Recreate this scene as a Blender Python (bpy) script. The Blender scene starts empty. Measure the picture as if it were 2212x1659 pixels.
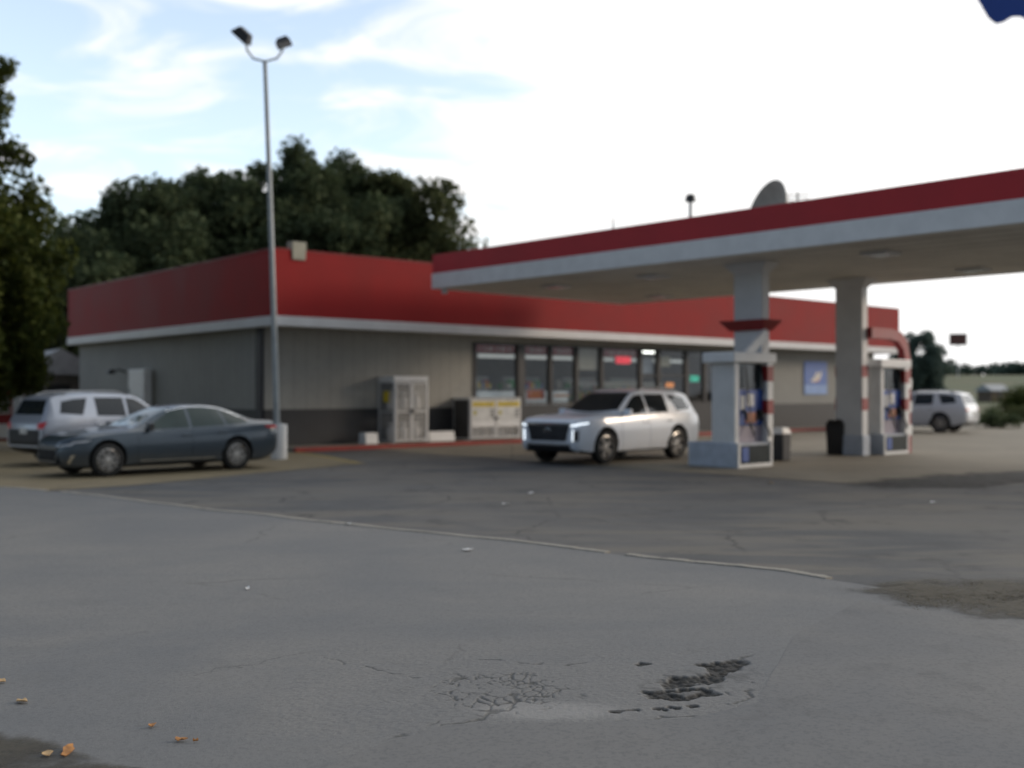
import bpy, bmesh, math, random
import numpy as np
from mathutils import Vector, Matrix, noise as mnoise
R = math.radians
random.seed(7); rng = np.random.default_rng(7)
SC = bpy.context.scene
COL = SC.collection

# ------------------------------------------------------------------ measured set-up
CAM_H = 1.7
F0 = Vector((-6.73, 30.6, 0.0))          # ground point under the store's roof-edge corner
YAW = R(41)                              # the store front runs 41 degrees off the x axis
CU, SU = math.cos(YAW), math.sin(YAW)
def W(u, v, z=0.0):                      # store coordinates (along front, into store) -> world
    return Vector((F0.x + u*CU - v*SU, F0.y + u*SU + v*CU, z))
def GP(px, py, z=0.0):                   # surveyed ground point
    Y = (CAM_H - z)*2340.0/(py - 848.0)
    return Vector(((px - 1106.0)/2340.0*Y, Y, z))
def UAT(px, v):                          # distance along the front for a bearing
    t = (px - 1106.0)/2340.0
    a = F0.x - v*SU; b = F0.y + v*CU
    return (t*b - a)/(CU - t*SU)

# ------------------------------------------------------------------ materials
MATS = {}
class NT:
    def __init__(s, name):
        s.m = bpy.data.materials.new(name); s.m.use_nodes = True
        s.t = s.m.node_tree; s.t.nodes.clear()
        s.out = s.n('ShaderNodeOutputMaterial')
    def n(s, kind, **kw):
        nd = s.t.nodes.new(kind)
        for k, v in kw.items(): setattr(nd, k, v)
        return nd
    def l(s, a, b): s.t.links.new(a, b)
    def val(s, sock, v):
        if isinstance(v, (int, float)): sock.default_value = v
        elif isinstance(v, (tuple, list)): sock.default_value = v
        else: s.l(v, sock)
    def math(s, op, a, b=None, c=None, clamp=False):
        nd = s.n('ShaderNodeMath', operation=op, use_clamp=clamp)
        s.val(nd.inputs[0], a)
        if b is not None: s.val(nd.inputs[1], b)
        if c is not None: s.val(nd.inputs[2], c)
        return nd.outputs[0]
    def vmath(s, op, a, b):
        nd = s.n('ShaderNodeVectorMath', operation=op)
        s.val(nd.inputs[0], a); s.val(nd.inputs[1], b)
        return nd.outputs[0]
    def noise(s, vec, scale, detail=4, rough=.55, dist=0):
        nd = s.n('ShaderNodeTexNoise')
        nd.inputs['Scale'].default_value = scale; nd.inputs['Detail'].default_value = detail
        nd.inputs['Roughness'].default_value = rough; nd.inputs['Distortion'].default_value = dist
        if vec is not None: s.l(vec, nd.inputs['Vector'])
        return nd
    def ramp(s, fac, lo, hi, smooth=True):
        nd = s.n('ShaderNodeMapRange'); nd.interpolation_type = 'SMOOTHSTEP' if smooth else 'LINEAR'
        s.l(fac, nd.inputs['Value']); nd.inputs['From Min'].default_value = lo; nd.inputs['From Max'].default_value = hi
        return nd.outputs[0]
    def mix(s, fac, a, b, mode='MIX'):
        nd = s.n('ShaderNodeMix', data_type='RGBA', blend_type=mode)
        s.val(nd.inputs[0], fac)
        for sock, v in ((nd.inputs[6], a), (nd.inputs[7], b)):
            if isinstance(v, tuple) and len(v) == 3: v = v + (1,)
            s.val(sock, v)
        return nd.outputs[2]
    def obj(s): return s.n('ShaderNodeTexCoord').outputs['Object']
    def bump(s, h, strength=.3, dist=.02):
        b = s.n('ShaderNodeBump'); b.inputs['Strength'].default_value = strength; b.inputs['Distance'].default_value = dist
        s.l(h, b.inputs['Height']); return b.outputs[0]
    def bsdf(s, col, rough=.5, metal=0, normal=None, **kw):
        p = s.n('ShaderNodeBsdfPrincipled')
        if isinstance(col, tuple) and len(col) == 3: col = col + (1,)
        s.val(p.inputs['Base Color'], col); s.val(p.inputs['Roughness'], rough); s.val(p.inputs['Metallic'], metal)
        if normal is not None: s.l(normal, p.inputs['Normal'])
        for k, v in kw.items(): s.val(p.inputs[k.replace('_', ' ')], v)
        s.l(p.outputs[0], s.out.inputs[0]); return p
def paint(name, col, rough=.5, metal=0, var=.12, scale=3.0, dirt=0.0, bumpy=0.0, **kw):
    if name in MATS: return MATS[name]
    k = NT(name); o = k.obj()
    nz = k.noise(o, scale, 6)
    a = tuple(c*(1-var) for c in col); b = tuple(min(1, c*(1+var)) for c in col)
    c = k.mix(k.ramp(nz.outputs[0], .3, .7), a, b)
    fine = k.noise(o, scale*9, 5)
    if dirt:
        c = k.mix(k.math('MULTIPLY', k.ramp(fine.outputs[0], .5, .75), dirt), c, (.07, .06, .05))
    r = k.math('ADD', k.math('MULTIPLY', nz.outputs[0], .2), rough-.1)
    nrm = k.bump(fine.outputs[0], bumpy, .01) if bumpy else None
    k.bsdf(c, r, metal, nrm, **kw)
    MATS[name] = k.m; return k.m
def emis(name, col, strength):
    if name in MATS: return MATS[name]
    k = NT(name); p = k.bsdf(tuple(c*.6 for c in col), .3)
    p.inputs['Emission Color'].default_value = col + (1,); p.inputs['Emission Strength'].default_value = strength
    MATS[name] = k.m; return k.m

M_white = paint('white_paint', (.72, .72, .71), .45, dirt=.06, var=.05)
M_trim = paint('white_trim', (.62, .62, .62), .5, dirt=.06, scale=1.2, var=.06)
M_red = paint('red_fascia', (.285, .016, .016), .68, var=.10, scale=.6, dirt=.04, Specular_IOR_Level=.22)
M_redp = paint('red_plastic', (.25, .012, .014), .5)
M_dark = paint('charcoal_paint', (.028, .030, .034), .6, dirt=.1)
M_black = paint('black_plastic', (.012, .012, .013), .45)
M_navy = paint('navy_post', (.010, .012, .022), .5)
M_blue = paint('blue_panel', (.03, .085, .33), .4)
M_lblue = paint('pale_blue_panel', (.20, .33, .62), .4)
M_galv = paint('galvanised_steel', (.30, .32, .34), .5, .6, dirt=.1)
M_polesteel = paint('painted_steel_pole', (.33, .36, .37), .5, .15, dirt=.12)
M_alloy = paint('alloy', (.52, .50, .47), .3, .9)
M_chrome = paint('chrome', (.75, .75, .75), .12, 1)
M_tyre = paint('tyre_rubber', (.014, .014, .014), .75, bumpy=.2)
M_soffit = paint('soffit_white', (.66, .63, .57), .6, scale=.7, dirt=.18)
M_plinth = paint('painted_concrete', (.42, .46, .52), .65, dirt=.2, bumpy=.2)
M_yellow = paint('yellow_paint', (.62, .46, .02), .5, dirt=.15)
M_yline = paint('worn_yellow_line', (.34, .25, .05), .8, dirt=.6, scale=2)
M_redkerb = paint('worn_red_kerb', (.30, .045, .035), .8, dirt=.5, scale=2, bumpy=.4)
M_wood = paint('weathered_wood', (.12, .09, .065), .8, dirt=.3)
M_bark = paint('bark', (.055, .042, .030), .9, dirt=.3, bumpy=.8)
M_screen = paint('dark_screen', (.02, .03, .035), .15)
M_roofm = paint('grey_roofing', (.16, .16, .17), .8, dirt=.3)
M_plate = paint('number_plate', (.6, .6, .58), .4)
M_paper = paint('paper_litter', (.68, .68, .68), .8)
M_leafdry = paint('dry_leaf', (.38, .17, .045), .8, var=.4, scale=20)
M_leafpale = paint('pale_dry_leaf', (.50, .33, .16), .8, var=.3, scale=20)

def carpaint(name, col, metal=.0, rough=.28):
    if name in MATS: return MATS[name]
    k = NT(name); o = k.obj(); nz = k.noise(o, 2.5, 5)
    # thin road film low on the panels
    sep = k.n('ShaderNodeSeparateXYZ'); k.l(o, sep.inputs[0])
    low = k.math('MULTIPLY', k.math('SUBTRACT', 1, k.ramp(sep.outputs[2], .25, .6)), k.math('MULTIPLY', nz.outputs[0], .45))
    c = k.mix(low, col, (.16, .14, .12))
    k.bsdf(c, k.math('ADD', rough, k.math('MULTIPLY', nz.outputs[0], .08)), metal, Coat_Weight=.7, Coat_Roughness=.06)
    MATS[name] = k.m; return k.m
M_pearl = carpaint('pearl_white_paint', (.74, .79, .86))
M_pearl2 = carpaint('plain_white_paint', (.60, .61, .63))
M_steelblue = carpaint('steel_blue_paint', (.046, .066, .086), .45)
M_silver = carpaint('silver_paint', (.36, .39, .45), .35)
def autoglass(name, col=(.012, .015, .018)):
    if name in MATS: return MATS[name]
    k = NT(name); nz = k.noise(k.obj(), 3, 3)
    k.bsdf(k.mix(nz.outputs[0], col, tuple(c*1.8 for c in col)), .04, 0, None, Specular_IOR_Level=.34)
    MATS[name] = k.m; return k.m
M_glass = autoglass('tinted_glass'); M_glassg = autoglass('green_reflection_glass', (.02, .035, .032))  # sedan glass: green reflection of surrounding trees put into the base colour
def lens(name, col):
    return paint(name, col, .15, 0, .1)
M_tail = emis('red_tail_lens', (.55, .02, .025), .08)
M_tailoff = lens('dull_red_lens', (.35, .02, .02))
M_headon = emis('lit_running_light', (.85, .93, 1.0), 1.25)
M_headoff = lens('clear_lamp_lens', (.45, .47, .5))

def siding():
    k = NT('grey_board_siding'); o = k.obj()
    sep = k.n('ShaderNodeSeparateXYZ'); k.l(o, sep.inputs[0])
    s_ = k.math('ADD', sep.outputs[0], sep.outputs[1])
    fr = k.math('FRACT', k.math('MULTIPLY', s_, 1/.42))
    g = k.ramp(k.math('ABSOLUTE', k.math('SUBTRACT', fr, .5)), .46, .5)
    nz = k.noise(o, .5, 6); sep2 = k.noise(o, 7, 6)
    c = k.mix(k.ramp(nz.outputs[0], .3, .7), (.275, .275, .255), (.325, .322, .295))
    c = k.mix(k.math('MULTIPLY', k.ramp(sep2.outputs[0], .5, .8), .25), c, (.15, .14, .12))
    c = k.mix(k.math('MULTIPLY', g, .6), c, (.12, .12, .12))
    k.bsdf(c, .75, 0, k.bump(k.math('SUBTRACT', 1, g), .6, .02))
    return k.m
M_siding = siding()
def storeglass():
    k = NT('shop_window_glass')
    ge = k.n('ShaderNodeNewGeometry'); dt = k.n('ShaderNodeVectorMath', operation='DOT_PRODUCT')
    k.l(ge.outputs['Normal'], dt.inputs[0]); k.l(ge.outputs['Incoming'], dt.inputs[1])
    fz = k.math('POWER', k.math('SUBTRACT', 1, k.math('ABSOLUTE', dt.outputs['Value'])), 4)
    tr = k.n('ShaderNodeBsdfTransparent'); tr.inputs[0].default_value = (.62, .66, .66, 1)
    gl = k.n('ShaderNodeBsdfGlossy'); gl.inputs['Roughness'].default_value = .02
    nz = k.noise(k.obj(), .7, 2)
    k.l(k.bump(nz.outputs[0], .10, .05), gl.inputs['Normal'])
    mx = k.n('ShaderNodeMixShader')
    k.l(k.math('ADD', k.math('MULTIPLY', fz, .9), .045, clamp=True), mx.inputs[0])
    k.l(tr.outputs[0], mx.inputs[1]); k.l(gl.outputs[0], mx.inputs[2]); k.l(mx.outputs[0], k.out.inputs[0])
    return k.m
M_shopglass = storeglass()
def meshmat(ax=0):
    k = NT('wire_mesh'); o = k.obj()
    sep = k.n('ShaderNodeSeparateXYZ'); k.l(o, sep.inputs[0])
    a = k.ramp(k.math('ABSOLUTE', k.math('SUBTRACT', k.math('FRACT', k.math('MULTIPLY', sep.outputs[ax], 18)), .5)), .40, .45)
    b = k.ramp(k.math('ABSOLUTE', k.math('SUBTRACT', k.math('FRACT', k.math('MULTIPLY', sep.outputs[2], 18)), .5)), .40, .45)
    f = k.math('MAXIMUM', a, b)
    p = k.bsdf((.55, .55, .54), .5, .2)
    tr = k.n('ShaderNodeBsdfTransparent'); mx = k.n('ShaderNodeMixShader')
    k.l(f, mx.inputs[0]); k.l(tr.outputs[0], mx.inputs[1]); k.l(p.outputs[0], mx.inputs[2]); k.l(mx.outputs[0], k.out.inputs[0])
    return k.m
M_mesh = meshmat(); M_meshy = meshmat(1)
def foliage(name, c1, c2, trans=.25):
    k = NT(name)
    g = k.n('ShaderNodeNewGeometry')
    nz = k.noise(k.obj(), .45, 3)
    c = k.mix(g.outputs['Random Per Island'], c1, c2)
    c = k.mix(k.math('MULTIPLY', k.ramp(nz.outputs[0], .4, .7), .5), c, tuple(x*.55 for x in c1))
    p = k.bsdf(c, .8, Specular_IOR_Level=.15)
    t = k.n('ShaderNodeBsdfTranslucent'); k.l(c, t.inputs[0])
    mx = k.n('ShaderNodeMixShader'); mx.inputs[0].default_value = trans
    k.l(p.outputs[0], mx.inputs[1]); k.l(t.outputs[0], mx.inputs[2]); k.l(mx.outputs[0], k.out.inputs[0])
    return k.m
M_leafdark = foliage('dark_leaves', (.062, .090, .046), (.120, .148, .074), .32)
M_leafmid = foliage('mid_leaves', (.070, .090, .038), (.135, .145, .062), .32)
M_leafyel = foliage('yellow_green_leaves', (.034, .052, .014), (.092, .106, .022), .32)
M_leaffar = foliage('far_leaves', (.060, .095, .080), (.095, .135, .105), .25)  # distance haze put into the leaf colour by paling it
M_grass = foliage('dry_grass', (.06, .085, .025), (.16, .14, .055), .2)

# ------------------------------------------------------------------ mesh builder
class MB:
    def __init__(s): s.v = []; s.f = []; s.mi = []; s.cur = 0
    def add(s, vs, fs):
        b = len(s.v); s.v += [tuple(p) for p in vs]
        for f in fs: s.f.append(tuple(i+b for i in f)); s.mi.append(s.cur)
        return s
    def box(s, x0, x1, y0, y1, z0, z1):
        if x0 > x1: x0, x1 = x1, x0
        if y0 > y1: y0, y1 = y1, y0
        vs = [(x, y, z) for z in (z0, z1) for x, y in ((x0, y0), (x1, y0), (x1, y1), (x0, y1))]
        return s.add(vs, [(3, 2, 1, 0), (4, 5, 6, 7), (0, 1, 5, 4), (1, 2, 6, 5), (2, 3, 7, 6), (3, 0, 4, 7)])
    def frustum(s, c0, s0, z0, c1, s1, z1):
        vs = []
        for c, h, z in ((c0, s0, z0), (c1, s1, z1)):
            vs += [(c[0]-h[0], c[1]-h[1], z), (c[0]+h[0], c[1]-h[1], z), (c[0]+h[0], c[1]+h[1], z), (c[0]-h[0], c[1]+h[1], z)]
        return s.add(vs, [(3, 2, 1, 0), (4, 5, 6, 7), (0, 1, 5, 4), (1, 2, 6, 5), (2, 3, 7, 6), (3, 0, 4, 7)])
    def prism(s, poly, axis, a, b):          # polygon (2D) pushed along an axis
        n = len(poly); ar = sum(poly[i][0]*poly[(i+1) % n][1]-poly[(i+1) % n][0]*poly[i][1] for i in range(n))
        P = list(poly) if ar > 0 else list(poly)[::-1]
        def pt(q, t): return {'x': (t, q[0], q[1]), 'y': (q[0], t, q[1]), 'z': (q[0], q[1], t)}[axis]
        vs = [pt(q, a) for q in P]+[pt(q, b) for q in P]
        fs = [tuple(range(n))[::-1], tuple(range(n, 2*n))]+[(i, (i+1) % n, n+(i+1) % n, n+i) for i in range(n)]
        if axis == 'y': fs = [f[::-1] for f in fs]
        return s.add(vs, fs)
    def tube(s, pts, rad, n=12, cap=True):
        pts = [Vector(p) for p in pts]
        if not hasattr(rad, '__len__'): rad = [rad]*len(pts)
        vs = []; ref = None
        for i, p in enumerate(pts):
            d = (pts[min(i+1, len(pts)-1)]-pts[max(i-1, 0)]).normalized()
            if ref is None or abs(ref.dot(d)) > .98: ref = Vector((1, 0, 0)) if abs(d.x) < .9 else Vector((0, 1, 0))
            a = (ref-d*ref.dot(d)).normalized(); b = d.cross(a); ref = a
            for k in range(n):
                t = 2*math.pi*k/n; vs.append(p+(a*math.cos(t)+b*math.sin(t))*rad[i])
        fs = [(i*n+k, i*n+(k+1) % n, (i+1)*n+(k+1) % n, (i+1)*n+k) for i in range(len(pts)-1) for k in range(n)]
        if cap: fs += [tuple(range(n))[::-1], tuple(range((len(pts)-1)*n, len(pts)*n))]
        return s.add(vs, fs)
    def lathe(s, prof, n=32, axis='z', c=(0, 0, 0)):   # prof: (radius, height), closed ring if first==last
        vs = []
        for r, h in prof:
            for k in range(n):
                t = 2*math.pi*k/n; a, b = r*math.cos(t), r*math.sin(t)
                p = (a, b, h) if axis == 'z' else ((a, h, b) if axis == 'y' else (h, a, b))
                vs.append((p[0]+c[0], p[1]+c[1], p[2]+c[2]))
        fs = [(i*n+k, i*n+(k+1) % n, (i+1)*n+(k+1) % n, (i+1)*n+k) for i in range(len(prof)-1) for k in range(n)]
        return s.add(vs, fs)
    def build(s, name, mat, parent=None, smooth=30, bevel=0, recalc=True):
        me = bpy.data.meshes.new(name); me.from_pydata(s.v, [], s.f)
        for m in (mat if isinstance(mat, (list, tuple)) else [mat]): me.materials.append(m)
        me.polygons.foreach_set('material_index', s.mi)
        if recalc:
            bm = bmesh.new(); bm.from_mesh(me); bmesh.ops.recalc_face_normals(bm, faces=bm.faces); bm.to_mesh(me); bm.free()
        if smooth:
            me.polygons.foreach_set('use_smooth', [True]*len(me.polygons)); me.set_sharp_from_angle(angle=R(smooth))
        o = bpy.data.objects.new(name, me); COL.objects.link(o)
        if parent is not None: o.parent = parent
        if bevel:
            b = o.modifiers.new('bevel', 'BEVEL'); b.width = bevel; b.segments = 2; b.limit_method = 'ANGLE'; b.angle_limit = R(40)
        return o
def thing(name, label, cat, loc=(0, 0, 0), rz=0, group=None):
    o = bpy.data.objects.new(name, None); COL.objects.link(o); o.empty_display_size = .3
    o.location = loc; o.rotation_euler = (0, 0, rz)
    return tag(o, label, cat, group)
def tag(o, label, cat, group=None):
    o['label'] = label; o['category'] = cat
    if group: o['group'] = group
    return o
def struct(o): o['kind'] = 'structure'; return o

# ------------------------------------------------------------------ ground
def sheet(name, pts, z, mat, thick=0):
    b = MB(); n = len(pts)
    b.add([(p[0], p[1], z) for p in pts], [tuple(range(n))])
    o = b.build(name, mat, None, smooth=0, recalc=False)
    if o.data.polygons[0].normal.z < 0: o.data.flip_normals()
    return struct(o)
def patchy(name, c1, c2, stain):
    m = concrete(name, c1, c2, stain, .7); k = NT.__new__(NT); k.m = m; k.t = m.node_tree; k.out = [n for n in k.t.nodes if n.type == 'OUTPUT_MATERIAL'][0]
    src = k.out.inputs[0].links[0].from_socket
    at_ = k.n('ShaderNodeAttribute'); at_.attribute_name = 'inner'
    o = k.obj(); a = k.noise(o, 2.2, 6, .65, .3); b_ = k.noise(o, 14, 4, .7)
    f = k.math('ADD', at_.outputs['Fac'], k.math('ADD', k.math('MULTIPLY', k.math('SUBTRACT', a.outputs[0], .5), 2.6), k.math('MULTIPLY', k.math('SUBTRACT', b_.outputs[0], .5), 1.2)))
    tr = k.n('ShaderNodeBsdfTransparent'); mx = k.n('ShaderNodeMixShader')
    k.l(k.math('MULTIPLY', k.ramp(f, .15, 1.25), .92), mx.inputs[0]); k.l(tr.outputs[0], mx.inputs[1]); k.l(src, mx.inputs[2]); k.l(mx.outputs[0], k.out.inputs[0])
    return m
def soft_sheet(name, pts, z, mat):
    n = len(pts); c = sum((Vector(p[:2]) for p in pts), Vector((0, 0)))/n
    vs = []; val = []
    for f, a in ((1, 0), (.72, .75), (.35, 1)):
        for p in pts: q = c+(Vector(p[:2])-c)*f; vs.append((q.x, q.y, z)); val.append(a)
    vs.append((c.x, c.y, z)); val.append(1)
    fs = [(r*n+i, r*n+(i+1) % n, (r+1)*n+(i+1) % n, (r+1)*n+i) for r in range(2) for i in range(n)]+[(2*n+i, 2*n+(i+1) % n, 3*n) for i in range(n)]
    b = MB(); b.add(vs, fs); o = b.build(name, mat, None, 0, recalc=False)
    if o.data.polygons[0].normal.z < 0: o.data.flip_normals()
    at_ = o.data.attributes.new('inner', 'FLOAT', 'POINT'); at_.data.foreach_set('value', val)
    return struct(o)
def asphalt():
    k = NT('old_asphalt'); o = k.obj()
    big = k.noise(o, .22, 5, .6, .6); mid = k.noise(o, 1.3, 6, .65); fine = k.noise(o, 60, 4, .7); grit = k.noise(o, 220, 2)
    mp = k.n('ShaderNodeMapping'); mp.inputs['Rotation'].default_value = (0, 0, R(-20)); mp.inputs['Scale'].default_value = (.35, 1.6, 1)
    k.l(o, mp.inputs[0]); st = k.noise(mp.outputs[0], .8, 5, .6, .5)
    c = k.mix(k.ramp(big.outputs[0], .35, .65), (.042, .046, .051), (.098, .094, .086))
    c = k.mix(k.math('MULTIPLY', k.ramp(st.outputs[0], .46, .62), .75), c, (.125, .112, .090))
    c = k.mix(k.math('MULTIPLY', k.ramp(mid.outputs[0], .56, .68), .65), c, (.030, .030, .030))
    c = k.mix(k.math('MULTIPLY', k.ramp(fine.outputs[0], .5, .64), .5), c, (.16, .155, .145))
    vo = k.n('ShaderNodeTexVoronoi', feature='DISTANCE_TO_EDGE'); vo.inputs['Scale'].default_value = .45
    k.l(k.vmath('ADD', o, k.vmath('MULTIPLY', mid.outputs[1], (.5, .5, 0))), vo.inputs['Vector'])
    cr = k.math('SUBTRACT', 1, k.ramp(vo.outputs[0], .004, .014)); cr = k.math('MULTIPLY', cr, k.ramp(big.outputs[0], .45, .55))
    c = k.mix(k.math('MULTIPLY', cr, .7), c, (.02, .02, .02))
    h = k.math('ADD', k.math('MULTIPLY', fine.outputs[0], .5), k.math('MULTIPLY', grit.outputs[0], .4))
    k.bsdf(c, k.math('ADD', .62, k.math('MULTIPLY', mid.outputs[0], .3)), 0, k.bump(h, .5, .01))
    return k.m
def concrete(name, c1, c2, stain, dark=.5, joints=0.0):
    k = NT(name); o = k.obj()
    big = k.noise(o, .35, 6, .6, .4); fine = k.noise(o, 40, 5, .7); grit = k.noise(o, 160, 3, .7)
    mid = k.noise(o, 2.2, 6, .65)
    c = k.mix(k.ramp(big.outputs[0], .3, .7), c1, c2)
    c = k.mix(k.math('MULTIPLY', k.ramp(mid.outputs[0], .52, .75), dark), c, stain)
    c = k.mix(k.math('MULTIPLY', k.ramp(fine.outputs[0], .47, .63), .45), c, tuple(x*.55 for x in c1))
    if joints:
        sep = k.n('ShaderNodeSeparateXYZ'); k.l(o, sep.inputs[0])
        j = None
        for i in (0, 1):
            fr = k.math('ABSOLUTE', k.math('SUBTRACT', k.math('FRACT', k.math('MULTIPLY', sep.outputs[i], 1/joints)), .5))
            a = k.ramp(fr, .5-.012/joints*1.6, .5-.008/joints)
            j = a if j is None else k.math('MAXIMUM', j, a)
        c = k.mix(k.math('MULTIPLY', j, .7), c, (.04, .036, .03))
    h = k.math('ADD', k.math('MULTIPLY', fine.outputs[0], .6), k.math('MULTIPLY', grit.outputs[0], .5))
    k.bsdf(c, .8, 0, k.bump(h, .35, .008))
    return k.m
M_asph = asphalt()
M_tan = concrete('tan_concrete', (.18, .142, .078), (.235, .188, .108), (.095, .076, .045), .6, 4.0)
M_tan2 = concrete('forecourt_concrete', (.18, .155, .112), (.235, .205, .15), (.09, .08, .06), .6, 4.5)
M_walk = concrete('sidewalk_concrete', (.20, .18, .14), (.25, .22, .17), (.12, .1, .08), .5, 0)
struct(MB().add([(-700, -300, 0), (900, -300, 0), (900, 900, 0), (-700, 900, 0), (-1.3, 5.3, 0), (1.6, 5.3, 0), (1.6, 7.2, 0), (-1.3, 7.2, 0)], [(0, 1, 5, 4), (1, 2, 6, 5), (2, 3, 7, 6), (3, 0, 4, 7)]).build('ground', M_asph, None, 0))

def slab_mat():
    """worn grey roadway: fine vertical-grain grit, alligator cracks and a broken-out pothole at their own places"""
    k = NT('worn_grey_pavement'); o = k.obj()
    big = k.noise(o, .3, 5, .6, .5); mid = k.noise(o, 2.0, 6, .65, .3); fine = k.noise(o, 42, 6, .8); grit = k.noise(o, 110, 3, .8)
    mp = k.n('ShaderNodeMapping'); mp.inputs['Rotation'].default_value = (0, 0, R(40)); mp.inputs['Scale'].default_value = (.25, 2.2, 1)
    k.l(o, mp.inputs[0]); st = k.noise(mp.outputs[0], .9, 5, .6, .4)
    c = k.mix(k.ramp(big.outputs[0], .3, .7), (.130, .135, .139), (.184, .179, .168))
    c = k.mix(k.math('MULTIPLY', k.ramp(st.outputs[0], .45, .7), .35), c, (.118, .125, .132))
    c = k.mix(k.math('MULTIPLY', k.ramp(mid.outputs[0], .55, .75), .35), c, (.105, .105, .102))
    c = k.mix(k.math('MULTIPLY', k.ramp(fine.outputs[0], .47, .62), .50), c, (.075, .077, .08))
    c = k.mix(k.math('MULTIPLY', k.ramp(grit.outputs[0], .56, .68), .50), c, (.30, .295, .28))
    wob = k.vmath('MULTIPLY', k.vmath('SUBTRACT', k.noise(o, 5, 4, .65).outputs[1], (.5, .5, .5)), (.22, .22, 0))
    q = k.vmath('ADD', o, wob)
    def ell(cx, cy, rx, ry, rot=0, soft=.35):
        m = k.n('ShaderNodeMapping', vector_type='TEXTURE')
        m.inputs['Location'].default_value = (cx, cy, 0); m.inputs['Rotation'].default_value = (0, 0, rot); m.inputs['Scale'].default_value = (rx, ry, 1)
        k.l(q, m.inputs[0])
        f = k.vmath('MULTIPLY', m.outputs[0], (1, 1, 0))
        ln = k.n('ShaderNodeVectorMath', operation='LENGTH'); k.l(f, ln.inputs[0])
        return k.math('SUBTRACT', 1, k.ramp(ln.outputs['Value'], 1-soft, 1+soft))
    # sparse long cracks elsewhere
    vo2 = k.n('ShaderNodeTexVoronoi', feature='DISTANCE_TO_EDGE'); vo2.inputs['Scale'].default_value = .38
    k.l(k.vmath('ADD', o, k.vmath('MULTIPLY', mid.outputs[1], (.5, .5, 0))), vo2.inputs['Vector'])
    crk2 = k.math('MULTIPLY', k.math('SUBTRACT', 1, k.ramp(vo2.outputs[0], .001, .006)), k.ramp(big.outputs[0], .5, .6))
    c = k.mix(k.math('MULTIPLY', crk2, .4), c, (.03, .03, .029))
    # pale smooth patch of fresh concrete
    c = k.mix(k.math('MULTIPLY', ell(.20, 5.77, .36, .15, -.05, .5), .60), c, (.27, .265, .255))
    # dark base exposed in the pothole and cracks
    wa = k.n('ShaderNodeAttribute'); wa.attribute_name = 'wear'
    c = k.mix(k.math('MULTIPLY', wa.outputs['Fac'], .97), c, k.mix(fine.outputs[0], (.006, .006, .006), (.022, .021, .018)))
    h = k.math('ADD', k.math('MULTIPLY', fine.outputs[0], .5), k.math('MULTIPLY', grit.outputs[0], .5))
    k.bsdf(c, .8, 0, k.bump(h, .55, .012))
    return k.m
M_slab = slab_mat()
def wob(pts, n, amp, seed):
    out = []
    for i in range(len(pts)-1):
        a, b = Vector(pts[i][:2]), Vector(pts[i+1][:2])
        d = (b-a); nrm = Vector((-d.y, d.x)).normalized()
        for k in range(n):
            p = a+d*(k/n); w = mnoise.noise(Vector((p.x*1.1+seed, p.y*1.1, seed*.7)))*amp+mnoise.noise(Vector((p.x*5+seed, p.y*5, 0)))*amp*.35
            out.append(p+nrm*w)
    out.append(Vector(pts[-1][:2])); return out
lip_px = [(-260, 1046), (0, 1054), (150, 1066), (400, 1097), (690, 1129), (1100, 1171), (1400, 1207), (1700, 1237), (1880, 1268), (2212, 1318), (2700, 1380)]
lip = [GP(*p) for p in lip_px]
lipw = wob(lip, 14, .07, 3.3)
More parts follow.
